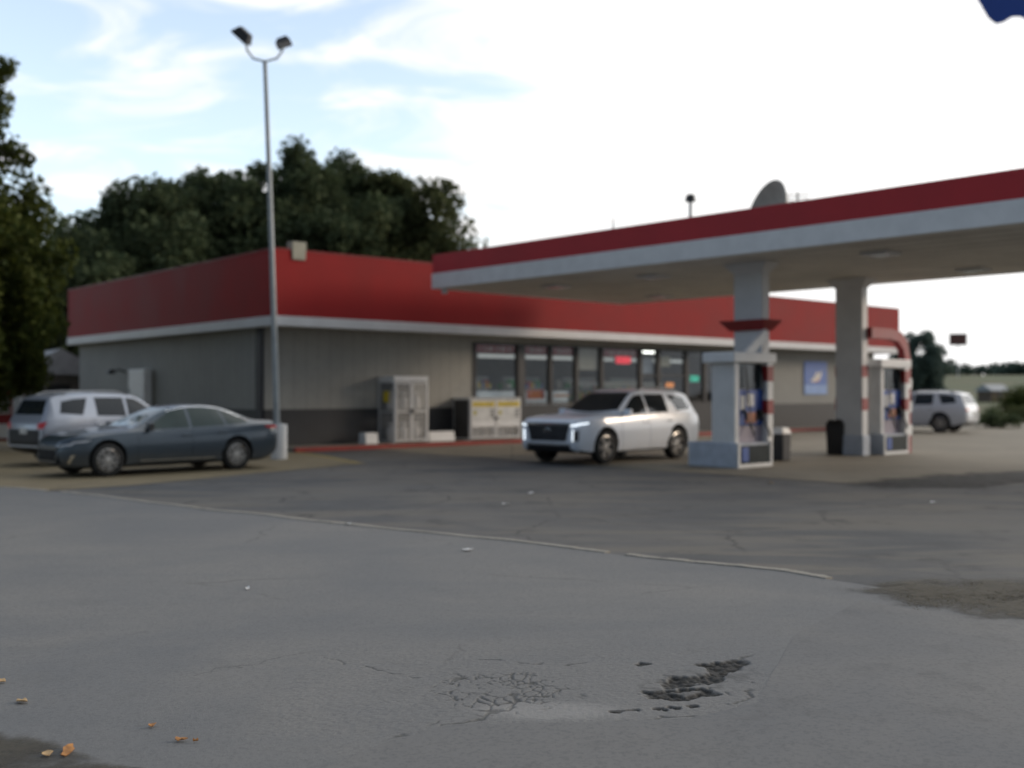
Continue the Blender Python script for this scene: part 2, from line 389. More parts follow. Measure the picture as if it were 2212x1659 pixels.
def roadway():
    out = lipw+[Vector((14, 2)), Vector((14, -9)), Vector((-30, -9)), Vector((-30, 24))]
    X0, X1, Y0, Y1 = -1.35, 1.65, 5.25, 7.25; st = .0085
    nx_, ny_ = int((X1-X0)/st), int((Y1-Y0)/st)
    gx = np.linspace(X0, X1, nx_+1); gy = np.linspace(Y0, Y1, ny_+1); XX, YY = np.meshgrid(gx, gy)
    def nz(sc, seed):                              # cheap value noise
        r_ = np.random.default_rng(seed); G = r_.random((int((Y1-Y0)*sc)+3, int((X1-X0)*sc)+3))
        fx = (XX-X0)*sc; fy = (YY-Y0)*sc; ix = fx.astype(int); iy = fy.astype(int); tx = fx-ix; ty = fy-iy
        tx = tx*tx*(3-2*tx); ty = ty*ty*(3-2*ty)
        return (G[iy, ix]*(1-tx)+G[iy, ix+1]*tx)*(1-ty)+(G[iy+1, ix]*(1-tx)+G[iy+1, ix+1]*tx)*ty
    wx = (nz(4, 1)-.5)*.16+(nz(12, 2)-.5)*.09+(nz(35, 3)-.5)*.04; wy = (nz(4, 4)-.5)*.16+(nz(12, 5)-.5)*.09+(nz(35, 6)-.5)*.04
    PX_, PY_ = XX+wx, YY+wy
    sm = lambda a, lo, hi: np.clip((a-lo)/(hi-lo), 0, 1)**2*(3-2*np.clip((a-lo)/(hi-lo), 0, 1))
    def ell(cx, cy, rx, ry, rot):
        c_, s_ = math.cos(rot), math.sin(rot); dx, dy = PX_-cx, PY_-cy
        return np.hypot((dx*c_+dy*s_)/rx, (-dx*s_+dy*c_)/ry)
    hole = np.maximum.reduce([1-sm(ell(1.27, 6.60, .26, .10, .85), .75, 1.12), 1-sm(ell(1.10, 6.38, .17, .11, .5), .75, 1.12), 1-sm(ell(.93, 6.12, .16, .14, .1), .85, 1.08), (1-sm(ell(.86, 6.80, .06, .045, 0), .7, 1.1))*.7])
    hole *= .25+.75*sm(ell(.95, 6.15, .07, .055, .1), .7, 1.2)
    rag = nz(18, 9); hole = np.maximum(hole, (1-sm(ell(.80, 5.80, .36, .030, .17), .7, 1.2))*sm(rag, .48, .60))
    # crazing: irregular cells, thicker towards the near side, fading out at the rim
    pts = np.random.default_rng(21).random((620, 2))*np.array([2.2, 1.9])+np.array([-1.1, 5.35])
    wxc = (nz(14, 31)-.5)*.045; wyc = (nz(14, 32)-.5)*.045
    sel = (ell(-.06, 6.16, .62, .62, .3) < 1.25); cr = np.zeros_like(XX)
    qx = (XX+wxc)[sel]; qy = (YY+wyc)[sel]
    d1 = np.full(qx.shape, 9.); d2 = np.full(qx.shape, 9.)
    for (a, b_) in pts:
        dd = np.hypot((qx-a)*1.15, (qy-b_)*.60); m_ = dd < d1; d2 = np.where(m_, d1, np.minimum(d2, dd)); d1 = np.where(m_, dd, d1)
    th = .0025+.009*np.clip(nz(5, 41)[sel]-.25, 0, 1)
    cr[sel] = 1-sm((d2-d1)/th, .5, 1.3)
    fade = (1-sm(ell(-.06, 6.16, .50, .50, .3), .45, 1.15))
    cr *= sm(nz(7, 43)*.7+nz(19, 44)*.5+fade*.55, .80, 1.08)*np.clip(fade*1.5, 0, 1)
    # long cracks as wandering lines
    def line(P, w, seed, br=.5):
        P = [GP(*p) for p in P]; best = np.full(XX.shape, 9.)
        ux, uy = XX+(nz(9, seed)-.5)*.09+(nz(30, seed+1)-.5)*.03, YY+(nz(9, seed+2)-.5)*.12+(nz(30, seed+3)-.5)*.03
        for a, b_ in zip(P[:-1], P[1:]):
            d = b_-a; L2 = d.x**2+d.y**2; t_ = np.clip(((ux-a.x)*d.x+(uy-a.y)*d.y)/L2, 0, 1)
            best = np.minimum(best, np.hypot(ux-a.x-t_*d.x, uy-a.y-t_*d.y))
        return (1-sm(best/(w*(.4+1.2*nz(6, seed+5))), .4, 1.3))*sm(nz(8, seed+7), br-.12, br+.1)
    for P, w, sd_, br in (([(700, 1650), (830, 1606), (960, 1566)], .012, 50, .3), ([(960, 1566), (1060, 1545), (1110, 1520), (1150, 1480)], .013, 60, .35), ([(960, 1566), (1010, 1585), (1090, 1598)], .010, 70, .3),
                          ([(1110, 1572), (1300, 1566), (1480, 1546), (1590, 1520), (1640, 1480)], .012, 80, .4), ([(1590, 1436), (1700, 1372), (1760, 1340)], .010, 90, .5), ([(1040, 1425), (1150, 1440), (1260, 1432)], .008, 100, .45), ([(1560, 1500), (1600, 1515), (1620, 1560)], .008, 110, .4), ([(620, 1400), (760, 1440), (900, 1470)], .006, 120, .55)):
        cr = np.maximum(cr, line(P, w, sd_, br)*.9)
    edge = np.minimum.reduce([(XX-X0)/.1, (X1-XX)/.1, (YY-Y0)/.1, (Y1-YY)/.1]); edge = np.clip(edge, 0, 1)
    hole *= edge; cr *= edge
    Z = .010-edge*(hole*(.010+.020*nz(40, 77))+cr*.007*(1-hole)-.003*(nz(60, 78)-.5))
    halo = (1-sm(ell(1.12, 6.36, .52, .24, .65), .35, 1.1))*sm(nz(22, 95), .35, .75)*.55
    wear = np.maximum(np.maximum(np.clip(hole*1.6, 0, 1), cr*.6), halo*edge)
    bm = bmesh.new()
    ov = [bm.verts.new((p[0], p[1], .010)) for p in out]; oe = [bm.edges.new((ov[i], ov[(i+1) % len(ov)])) for i in range(len(ov))]
    rc = [(X0, Y0), (X1, Y0), (X1, Y1), (X0, Y1)]; iv = [bm.verts.new((x, y, .010)) for x, y in rc]; ie = [bm.edges.new((iv[i], iv[(i+1) % 4])) for i in range(4)]
    bmesh.ops.triangle_fill(bm, use_beauty=True, use_dissolve=False, edges=oe+ie)
    bm.verts.index_update(); vs = [tuple(v.co) for v in bm.verts]; fs = []
    for f in bm.faces:
        c = f.calc_center_median()
        if X0 < c.x < X1 and Y0 < c.y < Y1: continue
        ids = [v.index for v in f.verts]; fs.append(ids if f.normal.z >= 0 else ids[::-1])
    bm.free(); n0 = len(vs)
    vs += list(zip(XX.ravel().tolist(), YY.ravel().tolist(), Z.ravel().tolist())); w_ = nx_+1
    for j in range(ny_):
        o_ = n0+j*w_; fs += [(o_+i, o_+i+1, o_+w_+i+1, o_+w_+i) for i in range(nx_)]
    me = bpy.data.meshes.new('roadway'); me.from_pydata(vs, [], fs); me.materials.append(M_slab)
    a = me.attributes.new('wear', 'FLOAT', 'POINT'); a.data.foreach_set('value', np.concatenate([np.zeros(n0), wear.ravel()]))
    me.polygons.foreach_set('use_smooth', [True]*len(me.polygons))
    o = bpy.data.objects.new('roadway', me); COL.objects.link(o); struct(o)
roadway()
# pale broken concrete edging along the roadway
M_edge = concrete('edging_concrete', (.27, .25, .21), (.34, .315, .27), (.09, .085, .075), .7)
eb = MB()
for i in range(6, len(lipw)-36):
    a, b = lipw[i], lipw[i+1]
    if mnoise.noise(Vector((i*.23, 4.1, 0))) > .32: continue
    w = .115+.05*mnoise.noise(Vector((i*.5, 0, 2)))
    d = (b-a).normalized(); nr = Vector((-d.y, d.x))
    if nr.y < 0: nr = -nr
    h = .022+.006*mnoise.noise(Vector((i*.8, 1, 1)))
    vs = [(*(a-nr*.01), .0), (*(b-nr*.01), .0), (*(b+nr*w), .0), (*(a+nr*w), .0), (*(a-nr*.004), h), (*(b-nr*.004), h), (*(b+nr*w*.8), h), (*(a+nr*w*.8), h)]
    eb.add(vs, [(4, 5, 6, 7), (0, 1, 5, 4), (1, 2, 6, 5), (2, 3, 7, 6), (3, 0, 4, 7)])
struct(eb.build('roadway_edging', M_edge, None, 30))
# darker resurfaced strip nearest the camera on the right
M_patch = concrete('dark_resurfacing', (.118, .122, .126), (.170, .165, .155), (.07, .07, .068), .5)
patch_px = [(640, 1690), (820, 1612), (965, 1570), (1130, 1566), (1330, 1562), (1490, 1556), (1640, 1520), (1680, 1440), (1720, 1372), (1855, 1300), (2000, 1322), (2300, 1355), (2600, 1390)]
sheet('resurfaced_patch', wob([GP(*p) for p in patch_px], 10, .03, 8.1)+[Vector((8, 3)), Vector((8, -4)), Vector((-2, -4)), Vector((-1.6, 3.5))], .0118, M_patch)
# pads
sheet('parking_pad', wob([W(-26, -9.3), W(-7.2, -8.0), W(-3.5, -6.6), W(-.6, -5.7)], 8, .12, 5.5)+[W(.25, -2.3), W(.6, -.35), W(-.35, -.3), W(-.35, 3), W(-.3, 30), W(-26, 30)], .008, M_tan)
sheet('forecourt', wob([W(3.1, -.30), W(2.9, -6), W(3.0, -16.6)], 10, .10, 6.5)+wob([W(3.0, -16.6), W(12, -17.6), W(30, -19)], 12, .2, 2.5)+[W(52, -19), W(52, -.30)], .008, M_tan2)
# painted yellow edge of the parking pad
yl = wob([W(-.75, -5.55), W(.15, -2.3), W(.48, -.45)], 8, .03, 1.5)
yb = MB()
for i in range(len(yl)-1):
    a, b = yl[i], yl[i+1]; d = (b-a).normalized(); nr = Vector((-d.y, d.x))
    yb.add([(*(a-nr*.07), .0125), (*(b-nr*.07), .0125), (*(b+nr*.07), .0125), (*(a+nr*.07), .0125)], [(0, 1, 2, 3)])
struct(yb.build('painted_line', M_yline, None, 0))
# oil-dark wheel smear where the forecourt meets the asphalt
M_oil = patchy('oily_asphalt', (.018, .018, .018), (.034, .033, .032), (.012, .012, .012))
soft_sheet('asphalt_smear', wob([GP(1780, 1046), GP(1930, 1030), GP(2090, 1020), GP(2330, 1012), GP(2330, 1040), GP(2080, 1058), GP(1930, 1062), GP(1780, 1046)], 8, .25, 9.2)[:-1], .0128, M_oil)
# sidewalk with a red painted kerb
sb = MB(); sb.box(.55, 34.2, -.10, 1.2, -.02, .12)
o = struct(sb.build('sidewalk', M_walk, None, 30, bevel=.015)); o.location = F0; o.rotation_euler = (0, 0, YAW)
sb = MB(); sb.box(.55, 34.2, -.28, -.103, -.02, .125)
o = struct(sb.build('kerb', M_redkerb, None, 30, bevel=.03)); o.location = F0; o.rotation_euler = (0, 0, YAW)

# hillside and field beyond the lot
def fieldmat():
    k = NT('rough_field'); o = k.obj()
    big = k.noise(o, .035, 5, .6, .5); mid = k.noise(o, .3, 6, .7)
    c = k.mix(k.ramp(big.outputs[0], .42, .58), (.048, .088, .030), (.105, .105, .048))
    c = k.mix(k.math('MULTIPLY', k.ramp(mid.outputs[0], .5, .7), .6), c, (.05, .065, .028))
    k.bsdf(c, .9, 0, k.bump(mid.outputs[0], .8, .3)); return k.m
def hz(x, y):
    d = y-66+max(0, 30-x)*.1
    t = min(1, max(0, d/190)); s_ = t*t*(3-2*t)
    return .02+s_*(5.2+.010*max(-100, x-60))+.5*t*mnoise.noise(Vector((x*.02, y*.02, 1)))
b = MB(); xs = np.concatenate([np.linspace(-300, 0, 16), np.linspace(8, 180, 44), np.linspace(200, 500, 12)]); ys = np.linspace(66, 420, 60)
nx = len(xs)
b.add([(x, y, hz(x, y)) for y in ys for x in xs], [(j*nx+i, j*nx+i+1, (j+1)*nx+i+1, (j+1)*nx+i) for j in range(len(ys)-1) for i in range(nx-1)])
struct(b.build('hill', fieldmat(), None, 80))
# dirt and weeds in the broken edge on the right
M_dirt = patchy('bare_dirt', (.048, .042, .030), (.075, .064, .042), (.024, .022, .016))
dirt_px = [(1780, 1275), (1900, 1252), (2060, 1246), (2500, 1250), (2500, 1385), (2120, 1345), (1940, 1318), (1780, 1275)]
soft_sheet('dirt_patch', wob([GP(*p) for p in dirt_px], 8, .06, 4.4)[:-1], .018, M_dirt)
def blades(name, spots, mat, hmin, hmax, per, spread, lab=None):
    b = MB()
    for (x, y) in spots:
        for k in range(per):
            a = random.random()*6.28; px = x+random.gauss(0, spread); py = y+random.gauss(0, spread)
            h = random.uniform(hmin, hmax); l = h*random.uniform(.2, .9); w = .004+.05*h
            dx, dy = math.cos(a), math.sin(a)
            b.add([(px-dy*w, py+dx*w, .012), (px+dy*w, py-dx*w, .012), (px+dx*l, py+dy*l, h)], [(0, 1, 2)])
    o = b.build(name, mat, None, 0, recalc=False); o['kind'] = 'stuff'; return o
sp = []
for k in range(170):
    g = GP(random.uniform(1960, 2330), random.gauss(1292, 11)); sp.append((g.x, g.y))
o = blades('weeds', sp, foliage('weed_blades', (.085, .075, .035), (.15, .125, .065), .2), .008, .026, 22, .07)
sp = []
for k in range(420):
    g = GP(random.uniform(1955, 2600), random.uniform(889, 916)); sp.append((g.x, g.y))
blades('grass', sp, M_grass, .10, .45, 14, .5)

# ------------------------------------------------------------------ trees
def leafmesh(b, centres, radii, n, size, flat=.0):
    """many small leaf quads through each clump's volume"""
    for c, r in zip(centres, radii):
        m = max(6, int(n*(r[0]*r[1]*r[2])**(2/3)))
        d = rng.normal(size=(m, 3)); d /= np.linalg.norm(d, axis=1)[:, None]
        rad = rng.random(m)**.45
        p = np.array(c)+d*rad[:, None]*np.array(r)
        a = rng.normal(size=(m, 3)); a /= np.linalg.norm(a, axis=1)[:, None]
        t = rng.normal(size=(m, 3)); bb = np.cross(a, t); bb /= np.linalg.norm(bb, axis=1)[:, None]
        s = size*rng.uniform(.6, 1.4, size=(m, 1))
        q = np.stack([p-a*s, p-bb*s*.55, p+a*s, p+bb*s*.55], 1).reshape(-1, 3)
        base = len(b.v); b.v += [tuple(x) for x in q.tolist()]
        b.f += [(base+4*i, base+4*i+1, base+4*i+2, base+4*i+3) for i in range(m)]; b.mi += [0]*m
def tree(name, label, cat, loc, h, r, z0, mat, dens, leaf, group=None, shape='round', nclump=70, trunk_r=.25, gap=0.0, seed=1, fill=False):
    t = thing(name, label, cat, loc, random.random()*0, group)
    rr = random.Random(seed)
    tb = MB(); pts = [(0, 0, -.1)]; rads = [trunk_r*1.25]
    for k in range(1, 8):
        f = k/7; pts.append((rr.gauss(0, .08)*f, rr.gauss(0, .08)*f, h*.85*f)); rads.append(trunk_r*(1-.85*f))
    tb.tube(pts, rads, 10)
    cs, rs = [], []
    for k in range(nclump):
        f = rr.random()**.8                        # height fraction within the crown
        z = z0+(h-z0)*f
        if shape == 'round': env = r*math.sqrt(max(.10, 1-((f-.42)/.60)**2.6)) if f > .42 else r*(.72+.28*f/.42)
        elif shape == 'cone': env = r*(1.02-f)**.8
        else: env = r*(.62+.38*math.sin(math.pi*min(1, f*1.1+.1)))*(1 if f < .72 else (1-f)/.28*.62+.38)
        a = rr.random()*6.283; q = env*math.sqrt(rr.uniform(.12, 1))
        c = (q*math.cos(a), q*math.sin(a), z)
        s = r*rr.choice((.13, .17, .22, .30))*rr.uniform(.8, 1.2)*(1.15-.5*f)
        cs.append(c); rs.append((s*rr.uniform(.8, 1.3), s*rr.uniform(.8, 1.3), s*rr.uniform(.8, 1.6)))
        if fill and k % 2 == 0:
            a = rr.random()*6.283; q = r*1.25*math.sqrt(rr.random()); z = z0+(h-z0)*rr.uniform(0, .74)
            cs.append((q*math.cos(a), q*math.sin(a), z)); rs.append((r*.27, r*.27, r*.30))
        if k % 4 == 0:
            zs = max(z0*.6, z-q*.7-.4); tb.tube([(0, 0, zs), (c[0]*.5, c[1]*.5, (zs+z)/2+.1), c], [trunk_r*.32, trunk_r*.2, .02], 6)
    lb = MB(); leafmesh(lb, cs, rs, dens, leaf)
    lb.build('crown', mat, t, 0, recalc=False); tb.build('trunk', M_bark, t, 60)
    return t
def at(px, Y, z=0): return Vector(((px-1106)/2340*Y, Y, z))
grp = 'trees behind the store roof'
BK = [  # px, depth, height, radius, base of crown, label, density, shape
 (215, 55, 9.6, 3.4, 1.5, 'low dark tree at the left end of the row behind the store roof', 300, 'round', M_leafdark),
 (330, 57, 12.3, 3.5, 2.5, 'dark rounded tree behind the red roof edge, just left of the light pole trees', 300, 'round', M_leafdark),
 (470, 60, 13.7, 3.6, 3.0, 'broad dark tree directly left of the light pole behind the store', 300, 'round', M_leafdark),
 (575, 62, 14.6, 3.0, 3.0, 'tall dark tree right behind the light pole above the roof corner', 290, 'round', M_leafdark),
 (655, 60, 15.2, 3.0, 2.0, 'tallest dark tree of the row, with a pointed top right of the pole', 300, 'oval', M_leafdark),
 (745, 63, 15.6, 3.0, 2.0, 'slim pointed tree second from the tallest behind the store', 290, 'oval', M_leafdark),
 (838, 63, 14.5, 3.1, 2.0, 'ragged tree with sky gaps between the slim tree and the airy one', 260, 'oval', M_leafmid),
 (940, 62, 14.2, 2.9, 2.0, 'airy see-through tree at the right end beside the pump canopy', 170, 'oval', M_leafmid)]
for i, (px, Y, h, r, z0, lab, dn, shp, mt) in enumerate(BK):
    tree('broadleaf_tree', lab, 'tree', at(px, Y), h*.985, r*1.24, z0, mt, dn*.85, .17, grp, shp, 190 if shp == 'round' else 180, .28, seed=11+i, fill=i < 7)
for i, (px, Y, h, r, lab) in enumerate([(95, 60, 8.6, 3.6, 'dark thicket tree behind the shed left of the store'), (-20, 58, 9.5, 4.0, 'dark thicket tree at the far left behind the vending machine')]):
    tree('thicket_tree', lab, 'tree', at(px, Y), h, r, .5, M_leafdark, 260, .2, 'dark trees behind the shed', 'round', 90, .25, seed=40+i)
# near tree hanging in from the left
def near_tree():
    Y = 31.0; base = at(-330, Y)
    t = thing('leaning_tree', 'yellow-green drooping tree hanging in from the left edge beside the parked cars', 'tree', base)
    tb = MB(); tb.tube([(0, 0, -.1), (.1, 0, 2.5), (.0, .2, 6), (.2, .1, 10.5)], [.34, .28, .2, .04], 12)
    cs, rs = [], []
    prof = [(0.6, 1.2), (2.0, 2.55), (2.4, 3.1), (3.2, 3.55), (4.2, 4.0), (5.2, 4.15), (6.3, 3.85), (7.5, 3.2), (8.6, 2.95), (9.6, 2.75), (10.8, 2.3), (12, 1.2)]
    rr = random.Random(5)
    prof = [(p[0]*.96, 2.25+.94*p[1]) for p in prof]
    for k in range(760):
        z = rr.uniform(1.6, 11.8)
        env = float(np.interp(z, [p[0] for p in prof], [p[1] for p in prof]))
        a = rr.random()*6.283; q = env*math.sqrt(rr.uniform(.1, .92))
        s = rr.uniform(.30, .72)
        cs.append((q*math.cos(a), q*math.sin(a), z)); rs.append((s, s, s*1.25))
        if k % 7 == 0: tb.tube([(0, 0, min(9.5, z+.3)), (q*.5*math.cos(a), q*.5*math.sin(a), z+.5), cs[-1]], [.08, .05, .015], 6)
    for zz, ex in ((11.1, 4.45), (10.8, 4.2)):                       # stray bough at the top
        cs.append((ex, .2, zz)); rs.append((.32, .4, .36)); tb.tube([(.1, 0, 9.5), (ex*.6, .1, zz-.5), (ex, .2, zz)], [.07, .04, .015], 6)
    lb = MB(); leafmesh(lb, cs, rs, 620, .115)
    lb.build('crown', M_leafyel, t, 0, recalc=False); tb.build('trunk', M_bark, t, 60)
near_tree()
p = at(1988, 120); tree('rounded_tree', 'blue-green rounded tree standing past the right end of the store', 'tree', (p.x, p.y, hz(p.x, p.y)), 6.9, 3.2, .3, foliage('hazy_teal_leaves', (.10, .145, .13), (.15, .20, .165), .3), 420, .16, None, 'round', 110, .2, seed=77)  # leaf colour paled towards teal to carry the distance haze
def bush(name, lab, loc, r, h, mat, seed, dens=420, leaf=.08):
    t = thing(name, lab, 'bush', loc); rr = random.Random(seed); cs, rs = [], []; tb = MB()
    for k in range(34):
        a = rr.random()*6.283; q = r*math.sqrt(rr.random())*.85; z = h*rr.uniform(.15, .85)*(1-.4*(q/r)**2)
        s = rr.uniform(.2, .36)*h; cs.append((q*math.cos(a), q*math.sin(a), z)); rs.append((s*1.3, s*1.3, s))
        if k % 3 == 0: tb.tube([(q*.3*math.cos(a), q*.3*math.sin(a), -.05), cs[-1]], [.03, .01], 5)
    lb = MB(); leafmesh(lb, cs, rs, dens, leaf); lb.build('foliage', mat, t, 0, recalc=False); tb.build('stem', M_bark, t, 60)
bush('low_bush', 'dark green low bush on the verge right of the departing white SUV', GP(2150, 924), 1.15, .95, M_leafdark, 3)
bush('low_bush', 'yellow-green bush at the right frame edge in the field', at(2208, 74, .05), 1.3, 2.1, M_leafyel, 4, 300, .09)
bush('low_bush', 'small green bush at the edge of the right verge behind the dark one', GP(2235, 912), 1.5, 1.2, M_leafmid, 6)
# distant hedge line on the ridge
hb = MB(); cs = []; rs = []
for k in range(330):
    x = random.uniform(40, 210); y = 245+random.uniform(-10, 12)
    s = random.uniform(.9, 1.9); cs.append((x, y, hz(x, y)+s*.8)); rs.append((s*1.6, s, s))
leafmesh(hb, cs, rs, 26, .55)
hb.build('far_hedgerow', M_leaffar, None, 0, recalc=False)['kind'] = 'stuff'

# ------------------------------------------------------------------ the store
ST = thing('store_building', 'low grey convenience store with a deep red fascia and dark shop windows', 'shop', F0, YAW)
ZB, ZM, ZT = 3.60, 3.88, 5.77
LU, LV = 34.0, 16.8
WV = 1.2; WU = .35                                # wall planes
win_px = [(1025, 1118), (1131, 1187), (1190.5, 1243), (1247, 1297), (1301, 1381), (1385, 1420), (1424, 1480), (1484, 1520), (1524, 1562)]
wu = [(UAT(a, WV), UAT(b, WV)) for a, b in win_px]
WS, WE = wu[0][0]-.1, wu[-1][1]+.1
ZS, ZH = 1.30, 3.42
b = MB()
b.box(WU+.002, WS, WV, WV+.2, 1.2, ZB+.3); b.box(WE, LU-.5, WV, WV+.2, 1.2, ZB+.3); b.box(WS, WE, WV, WV+.2, ZH, ZB+.3)
b.box(WU, WU+.2, WV+.2, LV-.3, 1.2, ZB+.3); b.box(LU-.5, LU-.3, WV, LV-.3, 1.2, ZB+.3); b.box(WU+.2, LU-.5, LV-.5, LV-.3, 1.2, ZB+.3)
b.build('wall', M_siding, ST, 0)
b = MB()
b.box(WU-.018, WS, WV-.02, WV+.2, .0, 1.2); b.box(WE, LU-.5, WV-.02, WV+.2, .0, 1.2); b.box(WS, WE, WV-.01, WV+.2, .0, ZS-.02)
b.box(WU-.02, WU+.2, WV+.2, LV-.3, .0, 1.2); b.box(LU-.5, LU-.28, WV, LV-.3, .0, 1.2); b.box(WU+.2, LU-.5, LV-.5, LV-.28, .0, 1.2)
b.build('lower_wall', M_dark, ST, 0, bevel=.004)
def ring(z0, z1, off, t):
    b = MB(); b.box(-off, LU+off, -off, t, z0, z1); b.box(-off, t, t, LV-t, z0, z1); b.box(LU-t, LU+off, t, LV-t, z0, z1); b.box(-off, LU+off, LV-t, LV+off, z0, z1); return b
ring(ZM, ZT, 0, .25).build('fascia', M_red, ST, 0, bevel=.012)
ring(ZT, ZT+.035, .02, .28).build('coping', M_redp, ST, 0)
ring(ZB, ZM, .03, .25).build('trim_band', M_trim, ST, 0, bevel=.012)
MB().box(.25, LU-.25, .25, LV-.25, ZB+.05, ZB+.11).build('soffit', M_soffit, ST, 0)
MB().box(.25, LU-.25, .25, LV-.25, 5.2, 5.3).build('roof', M_roofm, ST, 0)
# dark corner post and downpipe on the side wall
b = MB(); b.box(WU-.10, WU-.022, WV+.02, WV+.36, 0, ZB+.04); b.build('corner_post', M_navy, ST, 0, bevel=.01)
b = MB()
for i, (a, c) in enumerate(wu):
    pass
for i, (a, c) in enumerate(wu):
    door = i in (5, 6); z0 = .14 if door else ZS
    fr = MB(); t = .06
    fr.box(a, a+t, WV-.03, WV+.1, z0, ZH); fr.box(c-t, c, WV-.03, WV+.1, z0, ZH)
    fr.box(a+t, c-t, WV-.03, WV+.1, ZH-t, ZH); fr.box(a+t, c-t, WV-.03, WV+.1, z0, z0+t)
    if door: fr.box(a+t, c-t, WV-.03, WV+.1, 2.35, 2.41)
    f = fr.build('door' if door else 'window', M_dark, ST, 0, bevel=.006)
    MB().add([(a+t, WV+.03, z0+t), (c-t, WV+.03, z0+t), (c-t, WV+.03, ZH-t), (a+t, WV+.03, ZH-t)], [(0, 1, 2, 3)]).build('pane', M_shopglass, f, 0, recalc=False)
    if door:
        MB().tube([(c-.14, WV-.03, .95), (c-.14, WV-.09, .98), (c-.14, WV-.09, 1.3), (c-.14, WV-.03, 1.33)], .016, 8).build('handle', M_chrome, f, 40)
    # mullion posts in between
    if i < len(wu)-1:
        MB().box(c+.001, wu[i+1][0]-.001, WV-.05, WV+.12, z0 if door else ZS-.019, ZH-.001).build('mullion', M_black, ST, 0)
for a, c in ((WS, wu[0][0]-.001), (wu[-1][1]+.001, WE)): MB().box(a, c, WV-.02, WV+.1, ZS-.019, ZH).build('window_jamb', M_dark, ST, 0)
# red header strips with pale blocks, inside the glass
for i in (0, 1, 2, 4):
    a, c = wu[i]; b = MB(); b.box(a+.07, c-.07, WV+.06, WV+.075, 3.08, ZH-.065)
    n = 3 if c-a > 2 else 2
    b.cur = 1
    for k in range(n*4):
        x = a+.25+(c-a-.5)*(k+.3)/(n*4); b.box(x, x+.05+.05*(k % 3), WV+.052, WV+.06, 3.15, 3.27)
    b.build('header_strip', [paint('deep_red_strip', (.48, .02, .03), .5), paint('faded_lettering', (.7, .4, .4), .6)], ST, 0)
# pale panel behind the fourth pane, imitating its sky reflection
a, c = wu[3]; MB().box(a+.07, c-.07, WV+.07, WV+.08, 2.55, ZH-.07).build('sky_reflection_panel', M_soffit, ST, 0)
# interior
b = MB(); b.box(WU+.2, LU-.5, WV+.2, LV-.5, .1, .13); b.build('floor', paint('shop_floor', (.25, .24, .22), .35), ST, 0)
b = MB(); b.box(WU+.25, LU-.55, 9.0, 9.1, .13, 3.6); b.build('inner_wall', paint('shop_wall', (.09, .095, .10), .7), ST, 0)
for k in range(5):
    for q in range(2): MB().box(7+3.6*k, 8.3+3.6*k, 3.0+2.8*q, 3.18+2.8*q, 3.52, 3.58).build('ceiling_light', emis('tube_light', (1, .97, .9), 5.0), ST, 0)
MB().box(8.9, 19.8, 1.75, 1.80, 2.92, 3.05).build('glow_strip', emis('reflection_streak_glow', (.9, .92, .9), .35), ST, 0)  # glowing strip added behind the glass to imitate a reflection streak
MB().box(8.9, 13.2, 1.72, 2.3, .13, 1.74).build('glow_block', emis('low_reflection_glow', (.75, .8, .85), .22), ST, 0, bevel=.03)  # glowing block added low inside the windows, imitating a reflected band
MB().box(14.5, 19.5, 2.6, 2.66, 1.95, 2.12).build('price_rail', M_white, ST, 0)
b = MB(); b.box(10.0, 19.5, 8.4, 8.98, .13, 2.5)
b.build('cooler_row', paint('cooler_cabinet', (.06, .07, .08), .4), ST, 0)
goods = [paint('packet_'+n, c, .5, var=.3, scale=9) for n, c in (('red', (.45, .04, .03)), ('yellow', (.55, .42, .05)), ('blue', (.05, .12, .4)), ('white', (.6, .6, .58)), ('green', (.05, .28, .1)))]
def shelf(u, v, lab, seed):
    t = thing('store_shelf', lab, 'shelf', W(u, v, .13), YAW, 'shelves inside the shop windows'); rr = random.Random(seed)
    b = MB(); b.box(-.9, .9, -.03, .03, 0, 2.15)
    for z in (.1, .5, .9, 1.3, 1.7): b.box(-.9, .9, -.35, .35, z, z+.03)
    b.build('rack', M_galv, t, 0)
    b = MB()
    for z in (.13, .53, .93, 1.33, 1.73):
        for s_ in (-1, 1):
            x = -.88
            while x < .8:
                w = rr.uniform(.08, .2); b.cur = rr.randrange(5); b.box(x, x+w-.01, s_*.08, s_*.32, z+.001, z+rr.uniform(.16, .32)); x += w
    b.build('goods', goods, t, 0)
slabs = ['shop shelf of packets behind the first window from the left', 'shop shelf of packets behind the narrow paired windows', 'shop shelf of packets behind the window with the pale panel', 'shop shelf of packets behind the window with the red glowing sign']
for i, u in enumerate((9.6, 12.4, 15.2, 18.2)): shelf(u, 3.2+.3*(i % 2), slabs[i], i)
# signs in the windows
def sign_u(px): return UAT(px, WV)
def hang(name, lab, px0, px1, z0, z1, mats, fn, cat='sign'):
    u0, u1 = sign_u(px0), sign_u(px1); t = thing(name, lab, cat, W((u0+u1)/2, WV+.12, (z0+z1)/2), YAW)
    fn(t, (u1-u0)/2, (z1-z0)/2); return t
M_neonr = emis('red_neon', (1, .05, .08), 1.1); M_neong = emis('green_neon', (.03, .75, .5), .7); M_neono = emis('orange_neon', (1, .35, .08), .9)
def neon(t, hw, hh, m):
    MB().box(-hw, hw, .0, .03, -hh, hh).build('backing', M_black, t, 0)
    b = MB()
    for k in range(3):
        zc = hh*(.55-.55*k); b.tube([(-hw*.85+hw*1.7*i/10, -.03, zc+hh*.13*math.sin(i*1.9+k)) for i in range(11)], hh*.17, 6)
    b.build('glowing_tube', m, t, 60)
hang('neon_sign', 'glowing red sign hanging high inside the shop window above the white SUV', 1332, 1368, 2.78, 3.12, None, lambda t, a, b_: neon(t, a, b_, M_neonr))
hang('neon_sign', 'small green lit sign in the shop window left of the near pump', 1494, 1514, 2.12, 2.42, None, lambda t, a, b_: neon(t, a, b_, M_neong))
